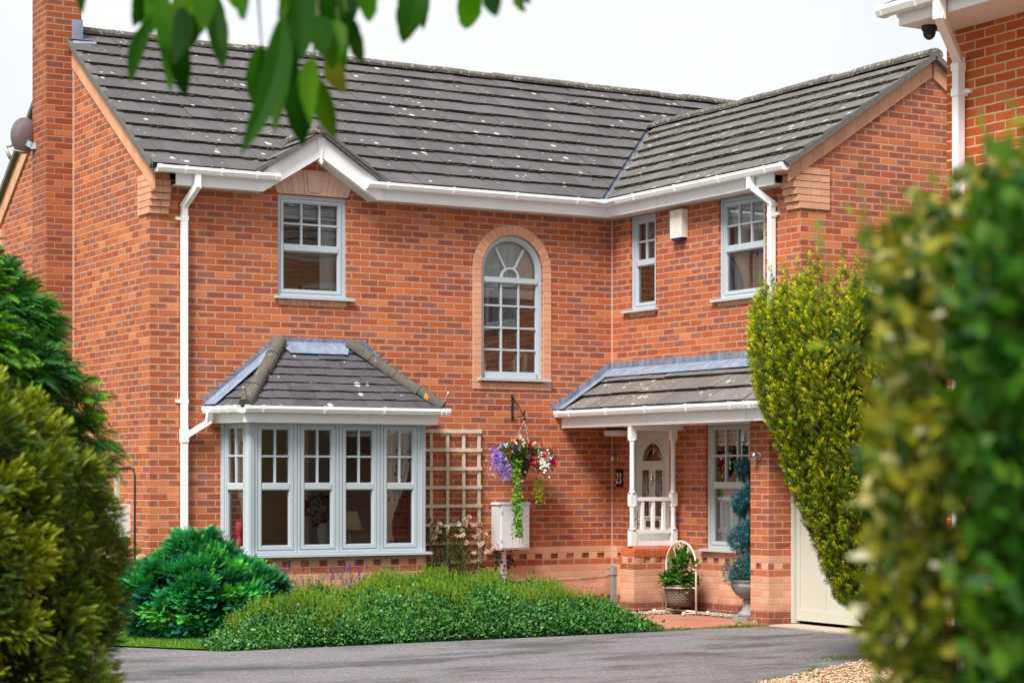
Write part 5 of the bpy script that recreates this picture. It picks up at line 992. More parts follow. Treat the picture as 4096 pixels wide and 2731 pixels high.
mb = MB(); mb.tube([Vector(np3(atv(x, y, 24.97))) for x, y in ((24, 366), (27, 374), (35, 379), (42, 372), (46, 358), (52, 352))], .004, 5); mb.tube([Vector(np3(atv(x, y, 25.05))) for x, y in ((62, 352), (72, 357), (80, 351), (84, 340))], .004, 5); mb.build("cable", M['black'], sd_)
# alarm box ----------------------------------------------------------------
mb = MB(); SIDE.prism(mb, [(1.385, 4.43), (1.625, 4.43), (1.63, 4.76), (1.38, 4.76)], 0, .085); al = mb.build("alarm_box", plain("ivory_plastic", (.74, .71, .61), .4, .4, var=.04), bevel=.012); tag(al, "cream alarm box with a dark blue base on the wing wall", "alarm box")
mb = MB(); SIDE.prism(mb, [(1.39, 4.43), (1.43, 4.40), (1.58, 4.40), (1.62, 4.43)], .005, .08); mb.build("base", plain("navy_plastic", (.02, .02, .12), .4), al)
mb = MB(); fb = lambda pts: SIDE.prism(mb, pts, .085, .0862)
fb([(1.48, 4.665), (1.53, 4.665), (1.535, 4.70), (1.505, 4.725), (1.475, 4.70)]); SIDE.box(mb, 1.495, 1.515, 4.72, 4.745, .085, .0862)
for k in range(14):
    t0_, t1_ = 2 * math.pi * k / 14, 2 * math.pi * (k + 1) / 14; c = lambda r, t: (1.505 + r * math.cos(t), 4.60 + r * math.sin(t)); fb([c(.034, t0_), c(.042, t0_), c(.042, t1_), c(.034, t1_)])
for x0, x1, z in ((1.475, 1.495, 4.52), (1.51, 1.535, 4.52), (1.475, 1.50, 4.49), (1.51, 1.53, 4.49)): SIDE.box(mb, x0, x1, z, z + .018, .085, .0862)
mb.build("emblem", plain("faded_blue_print", (.60, .63, .62), .5), al)
# house number plate ---------------------------------------------------------
mb = MB(); SIDE.prism(mb, [(.095, 1.522), (.245, 1.522), (.245, 1.668), (.095, 1.668)] if False else [(.10, 1.48), (.25, 1.48), (.25, 1.70), (.10, 1.70)], 0, .015); pl_ = mb.build("number_plate", plain("black_slate", (.012, .012, .014), .35, .5)); tag(pl_, "black slate plate with the white number 23 left of the front door", "number plate")
def stroke(pts, ws, n0=.015, n1=.0175):
    mb = MB()
    for i in range(len(pts) - 1):
        (a0, z0), (a1, z1) = pts[i], pts[i + 1]; l = math.hypot(a1 - a0, z1 - z0) or 1; ux, uz = -(z1 - z0) / l, (a1 - a0) / l; w0_, w1_ = ws[i] / 2, ws[i + 1] / 2
        SIDE.prism(mb, [(a0 - ux * w0_, z0 - uz * w0_), (a1 - ux * w1_, z1 - uz * w1_), (a1 + ux * w1_, z1 + uz * w1_), (a0 + ux * w0_, z0 + uz * w0_)], n0, n1 + .0002 * i)
    return mb
def dg(cx, pts, ws): stroke([(cx + x * .055, 1.525 + z * .13) for x, z in pts], ws).build("digit", plain("cream_numeral", (.80, .78, .70), .5), pl_)
dg(.115, [(.02, .78), (.08, .92), (.25, 1.0), (.5, .98), (.68, .84), (.68, .64), (.5, .42), (.22, .18), (.02, .05), (.4, .05), (.8, .05), (.86, .22)], [.006, .006, .007, .009, .013, .014, .011, .008, .008, .014, .014, .006])
dg(.18, [(.08, .82), (.18, .95), (.38, 1.0), (.6, .92), (.66, .76), (.52, .60), (.3, .54), (.55, .50), (.74, .34), (.70, .14), (.48, .02), (.22, .02), (.04, .12)], [.006, .006, .007, .010, .012, .009, .006, .009, .014, .014, .009, .008, .008])
# wall lights, porch light -----------------------------------------------------
def wall_light(fr, a, z, label):
    t = thing("wall_light", label, "wall light", tuple(fr.p(a, z)), "steel cylinder wall lights by the porch"); mb = MB(); mb.lathe([(.045, 0), (.045, .018), (.038, .022), (.0001, .022)], fr.p(a, z), 20, axis=fr.N); mb.build("back_plate", M['steel'], t)
    mb = MB(); mb.tube([fr.p(a, z, .02), fr.p(a, z, .06)], .012, 8); mb.lathe([(.024, -.035), (.03, -.035), (.03, .035), (.024, .035)], fr.p(a, z, .07), 16); mb.build("lamp_body", M['steel'], t)
wall_light(SIDE, .115, 1.84, "steel cylinder wall light above the number plate"); wall_light(F(GXW, 0, 0, -1), 3.56, 1.835, "steel cylinder wall light on the brick pier")
t = thing("porch_light", "white round porch lamp under the porch soffit by the corner", "lamp", (-.14, -.32, 2.2)); mb = MB(); mb.lathe([(.16, 0), (.165, -.05), (.15, -.065), (.0001, -.07)], (-.14, -.32, 2.175), 24); mb.build("lamp_cover", plain("opal_lamp_cover", (.78, .76, .70), .4), t); mb = MB(); mb.lathe([(.14, 0), (.14, .035)], (-.14, -.32, 2.175), 24); mb.build("lamp_base", M['black'], t)
# meter boxes, cables ----------------------------------------------------------
mc = thing("meter_cabinet", "white utility cabinet on the front wall below the hanging basket", "meter cabinet", (-1.47, 0, .72)); mb = MB(); FRONT.box(mb, -1.735, -1.305, .73, 1.275, 0, .17); FRONT.prism(mb, [(-1.75, 1.275), (-1.29, 1.275), (-1.305, 1.30), (-1.735, 1.30)], 0, .19); mb.build("cabinet_body", M['box'], mc, bevel=.006)
mb = MB(); FRONT.box(mb, -1.70, -1.32, .755, 1.255, .17, .19); mb.build("cabinet_door", M['box'], mc, bevel=.006); mb = MB(); gp = plain("grey_plastic", (.5, .5, .52), .5); FRONT.box(mb, -1.705, -1.69, 1.16, 1.20, .17, .196); mb.build("hinge", gp, mc); mb = MB(); FRONT.box(mb, -1.705, -1.69, .82, .86, .17, .196); mb.build("hinge", gp, mc); mb = MB(); mb.lathe([(.012, 0), (.012, .006)], FRONT.p(-1.37, .79, .19), 12, axis=(0, -1, 0)); mb.build("lock", gp, mc)
mb = MB(); FRONT.box(mb, -1.64, -1.56, 0, .73, 0, .05); FRONT.box(mb, -1.62, -1.585, 0, .73, .05, .058); mb.build("conduit", M['box'], mc)
m2 = thing("meter_box", "white meter box on the left gable wall half hidden by the olive bush", "meter box", (XL, .7, .9)); mb = MB(); mb.box((XL - .12, .62, .93), (XL, 1.12, 1.3)); mb.build("box_body", M['box'], m2, bevel=.006); mb = MB(); mb.box((XL - .133, .65, .95), (XL - .12, 1.09, 1.28)); mb.build("box_door", M['box'], m2)
mb = MB(); mb.tube([(XL - .01, 1.5, 1.70), (XL - .01, .6, 1.715), (XL - .01, .48, 1.69), (XL - .01, .45, 1.62), (XL - .01, .45, .2)], .011, 6); tag(mb.build("wall_cable", M['black']), "black cable looping down the left gable wall", "cable")
mb = MB(); mb.box((XL - .03, .98, 1.32), (XL, 1.08, 1.66)); tag(mb.build("cable_duct", plain("grey_duct", (.42, .40, .36), .6)), "grey cable duct above the meter box on the left gable wall", "duct")
cd = thing("cable_trunking", "grey plastic trunking in the corner between the front wall and the porch wall", "trunking", (-.02, -.1, 0)); mb = MB(); mb.box((-.05, -.03, 0), (0, -.10, .40)); mb.prism([(-.06, -.112, .39), (.0, -.112, .39), (.0, -.112, .48), (-.04, -.112, .51)], (0, -.09, 0)); mb.build("duct", plain("grey_trunking", (.24, .24, .25), .5), cd)
mb = MB(); mb.tube([(-1.05, -.012, .33), (-.98, -.012, .345), (-.5, -.012, .36), (-.1, -.012, .385), (-.06, -.02, .41)], .0045, 6); mb.build("cable", plain("grey_cable", (.42, .40, .38), .6), cd)
# trellis with the climbing rose --------------------------------------------------
tl_ = thing("trellis", "cream square trellis panel between the bay window and the meter cabinet", "trellis", (-2.26, -.05, .3)); mb = MB()
for x in (-2.79, -2.575, -2.355, -2.135, -1.925): FRONT.box(mb, x - .019, x + .019, .12, 2.175, .02, .04)
mb.build("slat", M['trellis'], tl_); mb = MB()
for k in range(9): z = 2.145 - k * .2215; FRONT.prism(mb, [(-2.83, z - .02), (-1.895, z - .02 + .004), (-1.895, z + .02 + .004), (-2.83, z + .02)], .04, .056)
mb.build("slat", M['trellis'], tl_)
rz = thing("climbing_rose", "thin climbing rose with small pale pink flowers on the trellis", "rose", (-2.3, -.12, .2)); mb = MB(); LP = []
for k in range(16):
    x0 = rng.uniform(-2.6, -2.0); pts = [Vector((x0, -.12, .1))]; x, z = x0, .1; dx = rng.uniform(-.35, .45)
    for i in range(6): x += dx * .12 + rng.normal() * .03; z += rng.uniform(.10, .20); pts.append(Vector((min(max(x, -2.78), -1.62), -.08 - rng.uniform(0, .09), z))); LP += [np3(pts[-1]) + rng.normal(size=3) * [.05, .03, .05] for _ in range(14)]
    if pts[-1].z > 1.2 and k != 4: pts = pts[:-1]
    mb.tube(pts, [.006, .005, .005, .004, .003, .002, .002][:len(pts)], 5)
mb.build("stem", M['twig'], rz); LP = np.array(LP); LP = LP[LP[:, 2] < 1.12]; n = len(LP); q, c = inst(lt_[0], lt_[1], LP, rnd_dir(n) + UP * .2, rnd_dir(n) - [0, .8, 0], rng.uniform(.025, .05, n), pick(n, [(.05, .14, .02), (.07, .18, .025), (.11, .20, .02), (.04, .09, .02)])); leafy("leaves", q, c, M['leaf'], rz)
def rosette(P, r, col, name, parent, n=16, mat='petal'):
    ds = unit(rng.normal(size=(n, 3)) + [0, -.9, .3]); q, c = inst(T_leaf(.95, .12)[0], np.ones(1), np.repeat(np.array([P]), n, 0), ds, rnd_dir(n), np.full(n, r) * rng.uniform(.7, 1.15, n), pick(n, [col])); return leafy(name, q, c, M[mat], parent)
Kv = 1.7415
def onY(x, y, Y0): d = at(x, y, 1.0) - CAM; s_ = (Y0 - CAM.y) / d.y; return np3(CAM + d * s_)
def onX(x, y, X0): d = at(x, y, 1.0) - CAM; s_ = (X0 - CAM.x) / d.x; return np3(CAM + d * s_)
for x, y in ((745, 620), (762, 672), (722, 568), (822, 500), (830, 535), (800, 540), (853, 570), (880, 590), (795, 575), (770, 515), (598, 592), (487, 618), (520, 650), (470, 672), (466, 712), (695, 690), (732, 696), (875, 697), (905, 630), (935, 640), (990, 668), (960, 758), (930, 780), (1078, 808), (1062, 838), (1013, 857), (1125, 790), (885, 860), (520, 568), (795, 750), (905, 688)):
    if y < 600 and x > 740 or y >= 600: pass
    rosette(onY(1560 + x / 2.613, 1880 + y / 2.613, -.22), rng.uniform(.034, .050), [(.84, .62, .65), (.85, .72, .73), (.84, .52, .58), (.86, .80, .76)][rng.integers(4)], "flower", rz)
iv = thing("ivy", "dark ivy leaves climbing beside the conduit under the meter cabinet", "ivy", (-1.6, -.06, .4)); Pn = np.concatenate([rng.normal(size=(26, 3)) * [.03, .015, .07] + [-1.69, -.06, .62], rng.normal(size=(26, 3)) * [.03, .015, .12] + [-1.50, -.06, .58], rng.normal(size=(6, 3)) * [.02, .01, .03] + [-1.68, -.06, .40]]); n = len(Pn); q, c = inst(T_leaf(.9, .05)[0], np.ones(1), Pn, rnd_dir(n) - UP * .6, np.array([0, -1, .3]) + rnd_dir(n) * .4, rng.uniform(.035, .06, n), pick(n, [(.012, .04, .022), (.02, .055, .03)])); leafy("leaves", q, c, M['leaf'], iv)
# bracket and hanging basket ---------------------------------------------------------
br = thing("wall_bracket", "black wrought iron bracket holding the hanging basket", "bracket", (-1.45, 0, 2.3)); mb = MB(); bx = -1.449; FRONT.box(mb, bx - .012, bx + .012, 2.295, 2.60, 0, .012); mb.tube([(bx, -.012, 2.57), (bx, -.06, 2.545), (bx, -.17, 2.45), (bx, -.27, 2.345)], .0095, 6); mb.tube([(bx, -.012, 2.325), (bx, -.27, 2.335)], .006, 6)
mb.tube([(bx, -.27, 2.345), (bx, -.29, 2.36), (bx, -.31, 2.385), (bx, -.30, 2.40), (bx, -.285, 2.39), (bx, -.29, 2.36), (bx, -.305, 2.33), (bx, -.31, 2.305), (bx, -.29, 2.29), (bx, -.275, 2.305)], .009, 6); mb.build("bracket_arm", M['black'], br)
HB = np.array([-1.445, -.29, 0]); hb = thing("hanging_basket", "dark cone hanging basket overflowing with purple, red, pink and white flowers", "hanging basket", tuple(HB + [0, 0, 1.6])); mb = MB()
for k in range(3):
    a = k * 2.1 + .4; p0, p1 = Vector((bx, -.29, 2.28)), Vector(HB + [.17 * math.cos(a), .17 * math.sin(a), 1.93])
    for i in range(16): q0, q1 = p0.lerp(p1, i / 16), p0.lerp(p1, (i + .8) / 16); mb.tube([q0, q1], .0042, 5)
mb.build("chain", M['steel'], hb); mb = MB(); mb.lathe([(.0001, 1.60), (.02, 1.62), (.07, 1.74), (.115, 1.84), (.165, 1.935), (.17, 1.945), (.15, 1.945), (.0001, 1.93)], HB, 22); mb.build("cone", wicker_mat() if False else plain("dark_rattan", (.035, .037, .042), .7, .3, var=.4, scale=60, bump=.01), hb)
def cloud(name, c, r, n, cols, size, tm=None, mat='leaf', dn=(0, -.4, .3), parent=None, shell=.45):
    u_ = rnd_dir(n); P = np.array(c) + u_ * (np.array(r) * (shell + (1 - shell) * rng.uniform(0, 1, (n, 1)))); D = unit(u_ + np.array(dn) + rnd_dir(n) * .6); q, cc = inst(*(tm or T_leaf(.6, .06)), P, D, unit(rnd_dir(n) + [0, -.6, .4]), size * rng.uniform(.7, 1.3, n), pick(n, cols)); return leafy(name, q, cc, M[mat], parent or hb)
bp = lambda x, y, n=.30: onY(1850 + x / 2.613, 1550 + y / 2.613, -n)
cloud("foliage", bp(620, 660), (.25, .20, .11), 1500, [(.10, .19, .02), (.14, .22, .03), (.06, .14, .02)], .03); cloud("foliage", bp(830, 760), (.19, .17, .17), 1300, [(.04, .08, .03), (.06, .10, .04), (.03, .06, .025)], .022); cloud("foliage", bp(470, 700), (.16, .16, .16), 1100, [(.03, .12, .03), (.05, .16, .03)], .022); cloud("foliage", bp(570, 760), (.08, .08, .12), 500, [(.06, .22, .01), (.04, .16, .01)], .028)
def blossoms(name, pts, cols, s, n0=.36):
    Q, C_ = [], []
    for p in pts:
        k = 5; a = np.arange(k) * 2 * np.pi / k + rng.uniform(0, 6); nrm = unit(np.array([-.3, -1, .3]) + rng.normal(size=3) * .4); e1_ = unit(np.cross(nrm, UP)); e2_ = np.cross(nrm, e1_); D = np.outer(np.cos(a), e1_) + np.outer(np.sin(a), e2_) + nrm * .2; q, c = inst(T_leaf(.8, .02)[0], np.ones(1), np.repeat([p], k, 0), D, np.repeat([nrm], k, 0), np.full(k, s * rng.uniform(.8, 1.2)), np.repeat(pick(1, cols), k, 0)); Q.append(q); C_.append(c)
    return leafy(name, np.concatenate(Q), np.concatenate(C_), M['petal'], hb)
o = blossoms("lobelia_flower", [bp(rng.normal(375, 42), rng.normal(755, 80), .42 + rng.normal() * .05) for _ in range(190)] + [bp(rng.normal(455, 40), rng.normal(885, 45), .42) for _ in range(60)], [(.22, .14, .68), (.34, .23, .76), (.15, .09, .60), (.48, .35, .80)], .016); o["kind"] = "stuff"
o = blossoms("small_white_flower", [bp(rng.normal(855, 40), rng.normal(770, 60), .46) for _ in range(110)] + [bp(rng.normal(600, 50), rng.normal(610, 40), .4) for _ in range(14)], [(.85, .85, .85)], .015); o["kind"] = "stuff"
for x, y, cl, r in ((598, 522, (.82, .82, .82), .034), (745, 590, (.82, .82, .82), .034), (455, 605, (.7, .7, .8), .028), (575, 552, (.62, .02, .01), .026), (700, 615, (.55, .02, .06), .03), (498, 672, (.66, .02, .01), .024), (738, 680, (.45, .03, .08), .034), (745, 735, (.72, .13, .12), .034), (728, 800, (.62, .01, .02), .038), (690, 720, (.5, .18, .3), .026), (820, 597, (.78, .14, .16), .034), (858, 708, (.78, .15, .16), .036), (938, 785, (.55, .005, .16), .05), (965, 630, (.7, .1, .25), .02), (525, 548, (.8, .5, .01), .018), (385, 625, (.8, .5, .01), .018), (548, 610, (.3, .02, .12), .022), (560, 630, (.10, .08, .45), .02), (935, 640, (.66, .1, .22), .02), (715, 575, (.66, .03, .02), .022)): rosette(bp(x, y, .47), r * 1.25, cl, "flower", hb, 20)
def trail(name, pts, w_, n, cols, s):
    pts = [np.array(p) for p in pts]; t = rng.uniform(0, len(pts) - 1.001, n); i = t.astype(int); f = (t - i)[:, None]; A = np.array(pts); P = A[i] * (1 - f) + A[i + 1] * f + rng.normal(size=(n, 3)) * [w_, w_ * .7, .01]; q, c = inst(T_leaf(.95, .05)[0], np.ones(1), P, unit(rnd_dir(n) + [0, -.5, -.5]), unit(rnd_dir(n) * .5 + [-.2, -1, .5]), s * rng.uniform(.6, 1.25, n), pick(n, cols)); return leafy(name, q, c, M['leaf'], hb)
trail("trailing_stem", [bp(575, 740, .4), bp(560, 900, .42), bp(570, 1080, .42), bp(565, 1200, .42), bp(575, 1330, .42), bp(585, 1440, .42), bp(565, 1560, .42)], .032, 620, [(.11, .32, .008), (.15, .38, .012), (.07, .24, .008)], .032)
trail("trailing_stem", [bp(800, 930, .34), bp(800, 1040, .34), bp(795, 1130, .34), bp(800, 1200, .34)], .032, 210, [(.25, .34, .005), (.32, .38, .01), (.17, .25, .006)], .026)
mb = MB()
for k in range(14): x = rng.uniform(495, 640); mb.tube([Vector(bp(rng.uniform(530, 600), 1250, .42)), Vector(bp(x, 1400, .42)), Vector(bp(x + rng.uniform(-25, 25), rng.uniform(1480, 1640), .42))], .002, 4)
mb.build("stem", M['twig'], hb)
# plant stand with wicker basket -------------------------------------------------------
sx = -.30; ya, yb_ = -1.62, -2.22; st = thing("plant_stand", "cream arched metal stand on small wheels carrying a wicker planter", "plant stand", (sx, -1.92, .02)); yc_ = (ya + yb_) / 2; rw = (ya - yb_) / 2; mb = MB()
mb.tube([(sx, ya, .03), (sx, ya, .58)] + [(sx, yc_ + rw * math.cos(t), .58 + rw * .93 * math.sin(t)) for t in [math.pi * i / 14 for i in range(1, 14)]] + [(sx, yb_, .58), (sx, yb_, .03)], .0125, 8); mb.tube([(sx, ya, .06), (sx, yb_, .06)], .011, 8)
hs = [(0, .80), (.05, .84), (.12, .83), (.145, .77), (.12, .70), (.05, .62), (-.03, .56), (-.09, .545), (-.15, .565), (-.22, .555), (-.29, .53)]
for sg in (1, -1): mb.tube([(sx, yc_ + sg * y_, z) for y_, z in hs], .008, 6)
mb.tube([(sx - .02 + .2 * math.cos(t), yc_ + .2 * math.sin(t), .33) for t in np.linspace(0, 6.283, 25)], .007, 6, cap=False)
for y0_, y1_ in ((ya, yc_ + .2), (yc_ - .2, yb_)): mb.tube([(sx, y0_, .33), (sx - .01, y1_, .33)], .007, 6)
mb.build("frame", M['creampaint'], st)
for y_ in (ya, yb_):
    mb = MB(); mb.tube([(sx - .17, y_, .045), (sx + .17, y_, .045)], .007, 8); mb.build("foot", M['creampaint'], st)
    for x_ in (sx - .17, sx + .17): mb = MB(); mb.lathe([(.0001, -.010), (.026, -.010), (.026, .010), (.0001, .010)], (x_, y_, .043), 16, axis=(0, 1, 0)); mb.build("wheel", M['creampaint'], st)
bc = Vector((sx - .02, yc_, 0)); wb = thing("wicker_planter", "round wicker planter hanging in the cream plant stand", "planter", tuple(bc + Vector((0, 0, .11)))); mb = MB()
prof = [(.125, .115), (.14, .12), (.155, .2), (.17, .28), (.185, .34), (.195, .352), (.185, .365), (.165, .35), (.01, .33)]; mb.lathe(prof, bc, 36)
for i, (p, f_) in enumerate(zip(range(len(mb.f)), mb.f)):
    vs_ = [mb.v[j] for j in f_]; an = [math.atan2(v[1] - bc.y, v[0] - bc.x) for v in vs_]
    if max(an) - min(an) > 3: an = [a_ + (2 * math.pi if a_ < 0 else 0) for a_ in an]
    mb.uv[i] = [(a_ * .17, v[2]) for a_, v in zip(an, vs_)]
mb.build("planter", M['wicker'], wb); hy = thing("hydrangea", "broad leaved green hydrangea growing in the wicker planter", "hydrangea", tuple(bc + Vector((0, 0, .34)))); n = 210
Tb = np.concatenate([np.stack([[(0, 0, 0), (.3, -.26, .06), (.75, -.2, .03), (.6, 0, 0)]]), np.stack([[(0, 0, 0), (.6, 0, 0), (.75, .2, .03), (.3, .26, .06)]]), np.stack([[(.6, 0, 0), (.75, -.2, .03), (1, 0, -.06), (.75, .2, .03)]])]).astype(float)
u_ = rnd_dir(n); P = np3(bc) + [0, 0, .42] + u_ * [.2, .22, .10] * rng.uniform(.5, 1, (n, 1)); P2 = np3(bc) + [0, -.12, .62] + rnd_dir(50) * [.09, .10, .11]; P3 = np3(bc) + [0, .05, .60] + rnd_dir(26) * [.07, .07, .10]; P = np.concatenate([P, P2, P3, np3(bc) + [0, -.2, .60] + rnd_dir(16) * [.05, .12, .06]]); n = len(P); D = unit(P - np3(bc) - [0, 0, .40] + rng.normal(size=(n, 3)) * .10 + [0, 0, -.02]); q, c = inst(Tb, np.array([1, .85, .95]), P, D, unit(UP + rnd_dir(n) * .5 - RT * .3), rng.uniform(.07, .12, n), pick(n, [(.035, .15, .012), (.05, .19, .015), (.025, .11, .012), (.08, .22, .02)])); leafy("leaves", q, c, M['leaf_big'], hy)
for d in ((0, -.02, .50), (0, .20, .47), (0, -.19, .70)): rosette(np3(bc) + d, .035, (.38, .40, .06), "flower_head", hy, 26)
hh = np3(bc) + [.0, .0, .74]; Q = []
mb = MB()
for k in range(60):
    f = lambda t: (16 * math.sin(t) ** 3 / 16 * .05, (13 * math.cos(t) - 5 * math.cos(2 * t) - 2 * math.cos(3 * t) - math.cos(4 * t)) / 16 * .055); (a0, b0_), (a1, b1_) = f(rng.uniform(0, 6.28)), f(rng.uniform(0, 6.28)); mb.tube([Vector(hh + [rng.uniform(-.02, .02), a0, b0_]), Vector(hh + [rng.uniform(-.02, .02), a1, b1_])], .003, 4)
tag(mb.build("wicker_heart", plain("pale_willow", (.46, .38, .30), .8, .2, var=.3, scale=40)), "small pale willow heart hanging inside the arch of the plant stand", "heart ornament")
# urn with the spiral topiary ------------------------------------------------------------
ub = np3(atv(1720, 1430, 22.86)); ub[2] = .015; un = thing("stone_urn", "grey stone urn half hidden behind the brick pier", "urn", tuple(ub)); mb = MB(); mb.box(tuple(ub + [-.13, -.13, 0]), tuple(ub + [.13, .13, .05])); mb.build("plinth", M['stone'], un, bevel=.008)
mb = MB(); mb.lathe([(.12, .05), (.122, .07), (.10, .09), (.075, .12), (.055, .17), (.05, .20), (.068, .215), (.07, .225), (.05, .235)], ub, 36, flute=(2, 5, .05)); mb.build("stem", M['stone'], un)
mb = MB(); mb.lathe([(.05, .235), (.09, .25), (.14, .29), (.175, .335), (.195, .38), (.198, .39), (.190, .40), (.192, .425), (.205, .435), (.208, .45), (.19, .455), (.17, .43), (.01, .42)], ub, 48, flute=(1, 4, .028)); mb.build("bowl", M['stone'], un)
tp = thing("spiral_topiary", "teal blue spiral topiary standing in the stone urn", "topiary", tuple(ub + [0, 0, .43])); mb = MB(); mb.tube([Vector(ub + [.02 * math.cos(z * 9), .02 * math.sin(z * 9), z]) for z in np.linspace(.4, 1.62, 14)], .032, 8); mb.build("trunk", plain("topiary_stem", (.20, .15, .11), .9, .2, var=.4, scale=40, bump=.02), tp)
n = 26000; t = rng.uniform(0, 1, n); t = t ** 1.15; ang = 2.55 + t * 2 * np.pi * 3.1; zc = .52 + t * 1.22; R0 = .125 - .055 * t; off = .145 - .08 * t; s_ = rnd_dir(n); rr = R0 * (.75 + .3 * rng.uniform(0, 1, n)) * (1 + .2 * np.sin(ang * 5)); P = ub + np.stack([np.cos(ang) * off, np.sin(ang) * off, zc], 1) + s_ * rr[:, None] * [1.05, 1.05, .95]; e_ = rng.uniform(0, 1, n) < .12; P[e_] = ub + [0, 0, .50] + rnd_dir(e_.sum()) * [.215, .215, .10]
q, c = inst(np.stack([rhomb((0, 0, 0), (1, 0, 0), (0, 1, 0), 1, .22)]), np.ones(1), P, unit(s_ + rnd_dir(n) * .5), rnd_dir(n), rng.uniform(.02, .042, n), pick(n, [(.022, .115, .14), (.03, .16, .19), (.012, .075, .095), (.07, .23, .26)])); leafy("foliage", q, c, M['needle'], tp)
# inside the windows: curtains, blinds, lamp, vases -----------------------------------------
fl = NT("floral_curtain"); uvv, u_n, v_n = fl.uv(); p_ = fl.pos(); vo = fl.n("ShaderNodeTexVoronoi"); fl.put(vo.inputs["Vector"], p_); vo.inputs["Scale"].default_value = 9; M['floral'] = fl.done(fl.mix(fl.smooth(fl.m('ADD', vo.outputs["Distance"], fl.m('MULTIPLY', fl.noise(p_, 25, 3), .5)), .42, .30 + .2), fl.mix(fl.noise(p_, 6, 2), (.16, .05, .05), (.12, .09, .04)), (.84, .79, .70)), .9, None, .1)
def curtain(fr, pts_top, z0, z1, n_, mat, label, pinch=None, amp=.02, waves=7):
    """hanging cloth: pts_top (a0,a1), optional tie-back (z, a) that gathers it"""
    mb = MB(); a0, a1 = pts_top; nu, nv = 40, 16; G = []
    for j in range(nv + 1):
        z = z0 + (z1 - z0) * j / nv; w0_, w1_ = a0, a1
        if pinch: zt_, at0, at1 = pinch; k = math.exp(-((z - zt_) / .45) ** 2); w0_, w1_ = a0 + (at0 - a0) * k, a1 + (at1 - a1) * k
        G.append([fr.p(w0_ + (w1_ - w0_) * i / nu, z, n_ + amp * math.sin(i / nu * waves * 6.28)) for i in range(nu + 1)])
    for j in range(nv):
        for i in range(nu): mb.poly([G[j][i], G[j][i + 1], G[j + 1][i + 1], G[j + 1][i]], smooth=True)
    return tag(mb.build("curtain", M[mat]), label, "curtain", "curtains behind the windows")
bf = F(0, -.55, 1, 0)
curtain(bf, (-3.44, -3.05), .85, 2.2, -.12, 'floral', "floral curtain tied back at the right end of the bay window", (1.02, -3.47, -3.30))
curtain(F(*BAY[0], BAY[1][0] - BAY[0][0], BAY[1][1] - BAY[0][1]), (.12, .48), .85, 2.2, -.12, 'floral', "floral curtain at the left side light of the bay window", (1.05, .30, .50))
curtain(FRONT, (-3.92, -3.72), 3.7, 4.8, -.2, 'fabric', "white curtain inside the upper window under the small gable")
curtain(SIDE, (2.62, 2.86), 3.7, 4.8, -.22, 'floral', "floral curtain inside the wide upper window of the wing"); curtain(SIDE, (2.3, 2.56), 3.7, 4.8, -.2, 'fabric', "white net curtain inside the wide upper window of the wing"); curtain(SIDE, (2.02, 2.36), .8, 1.5, -.2, 'fabric', "white net curtain inside the window beside the front door")
for x, z in ((-3.40, 1.02), (-5.13, 1.0)):
    mb = MB(); mb.lathe([(.035, .16), (.04, .05), (.02, .0), (.03, -.03), (.05, -.16)], (x, -.38 if x > -4 else -.30, z - .05), 14); tag(mb.build("curtain_tassel", plain("crimson_tassel", (.25, .01, .02), .8)), "crimson tassel tying back the right bay window curtain" if x > -4 else "crimson tassel tying back the left bay window curtain", "tassel", "curtain tassels in the bay window")
def blind(fr, a0, a1, z0, z1, n_, label, pitch=.022):
    mb = MB(); z = z1
    while z > z0: mb.prism([fr.p(a0, z - pitch * .75, n_ + .012), fr.p(a1, z - pitch * .75, n_ + .012), fr.p(a1, z, n_), fr.p(a0, z, n_)], fr.N * .002); z -= pitch
    fr.box(mb, a0, a1, z0 - .03, z0 - .005, n_ - .01, n_ + .015); return tag(mb.build("window_blind", M['fabric']), label, "blind", "blinds behind the windows")
blind(FRONT, -4.46, -3.74, 4.60, 4.79, -.15, "pleated blind drawn up in the upper window under the small gable"); blind(SIDE, 2.30, 3.06, 4.52, 4.77, -.15, "slatted blind drawn up in the wide upper window of the wing"); blind(SIDE, 2.04, 2.78, 2.0, 2.2, -.15, "slatted blind drawn up in the window beside the front door")
mb = MB(); FRONT.prism(mb, [(ax - .42, 3.80)] + [(ax + .42, 3.80), (ax + .42, 4.52), (ax - .42, 4.52)], -.125, -.12)
for k in range(5): FRONT.box(mb, ax - .42, ax + .42, 3.78 + k * .028, 3.80 + k * .028, -.12, -.112 - .002 * k)
tag(mb.build("window_blind", M['fabric']), "white fabric blind in the head of the arched stair window", "blind", "blinds behind the windows")
mb = MB(); SIDE.box(mb, .46, .92, 4.28, 4.78, -.17, -.165); tag(mb.build("window_blind", plain("beige_roller_blind", (.42, .36, .28), .9)), "beige roller blind half down in the narrow upper window", "blind", "blinds behind the windows")
tlm = thing("table_lamp", "cream pleated table lamp standing inside the bay window", "lamp", (-3.72, -.2, .76)); mb = MB(); mb.lathe([(.15, 1.0), (.085, 1.21), (.082, 1.21), (.145, 1.0)], (-3.72, -.2, 0), 24); mb.build("lamp_shade", plain("cream_shade", (.68, .60, .40), .8, .1, var=.06, scale=30), tlm); mb = MB(); mb.lathe([(.07, .76), (.06, .78), (.018, .80), (.016, 1.02)], (-3.72, -.2, 0), 14); mb.build("lamp_stand", plain("cream_stand", (.55, .50, .30), .5), tlm)
vv = np.array([-4.06, -.22, .80]); va = thing("flower_vase", "white vase with a heart cut out inside the bay window", "vase", tuple(vv)); mb = MB(); mb.lathe([(.055, 0), (.06, .01), (.078, .28), (.072, .28), (.05, .02)], vv, 20); mb.build("vase", plain("white_enamel", (.72, .72, .70), .4), va)
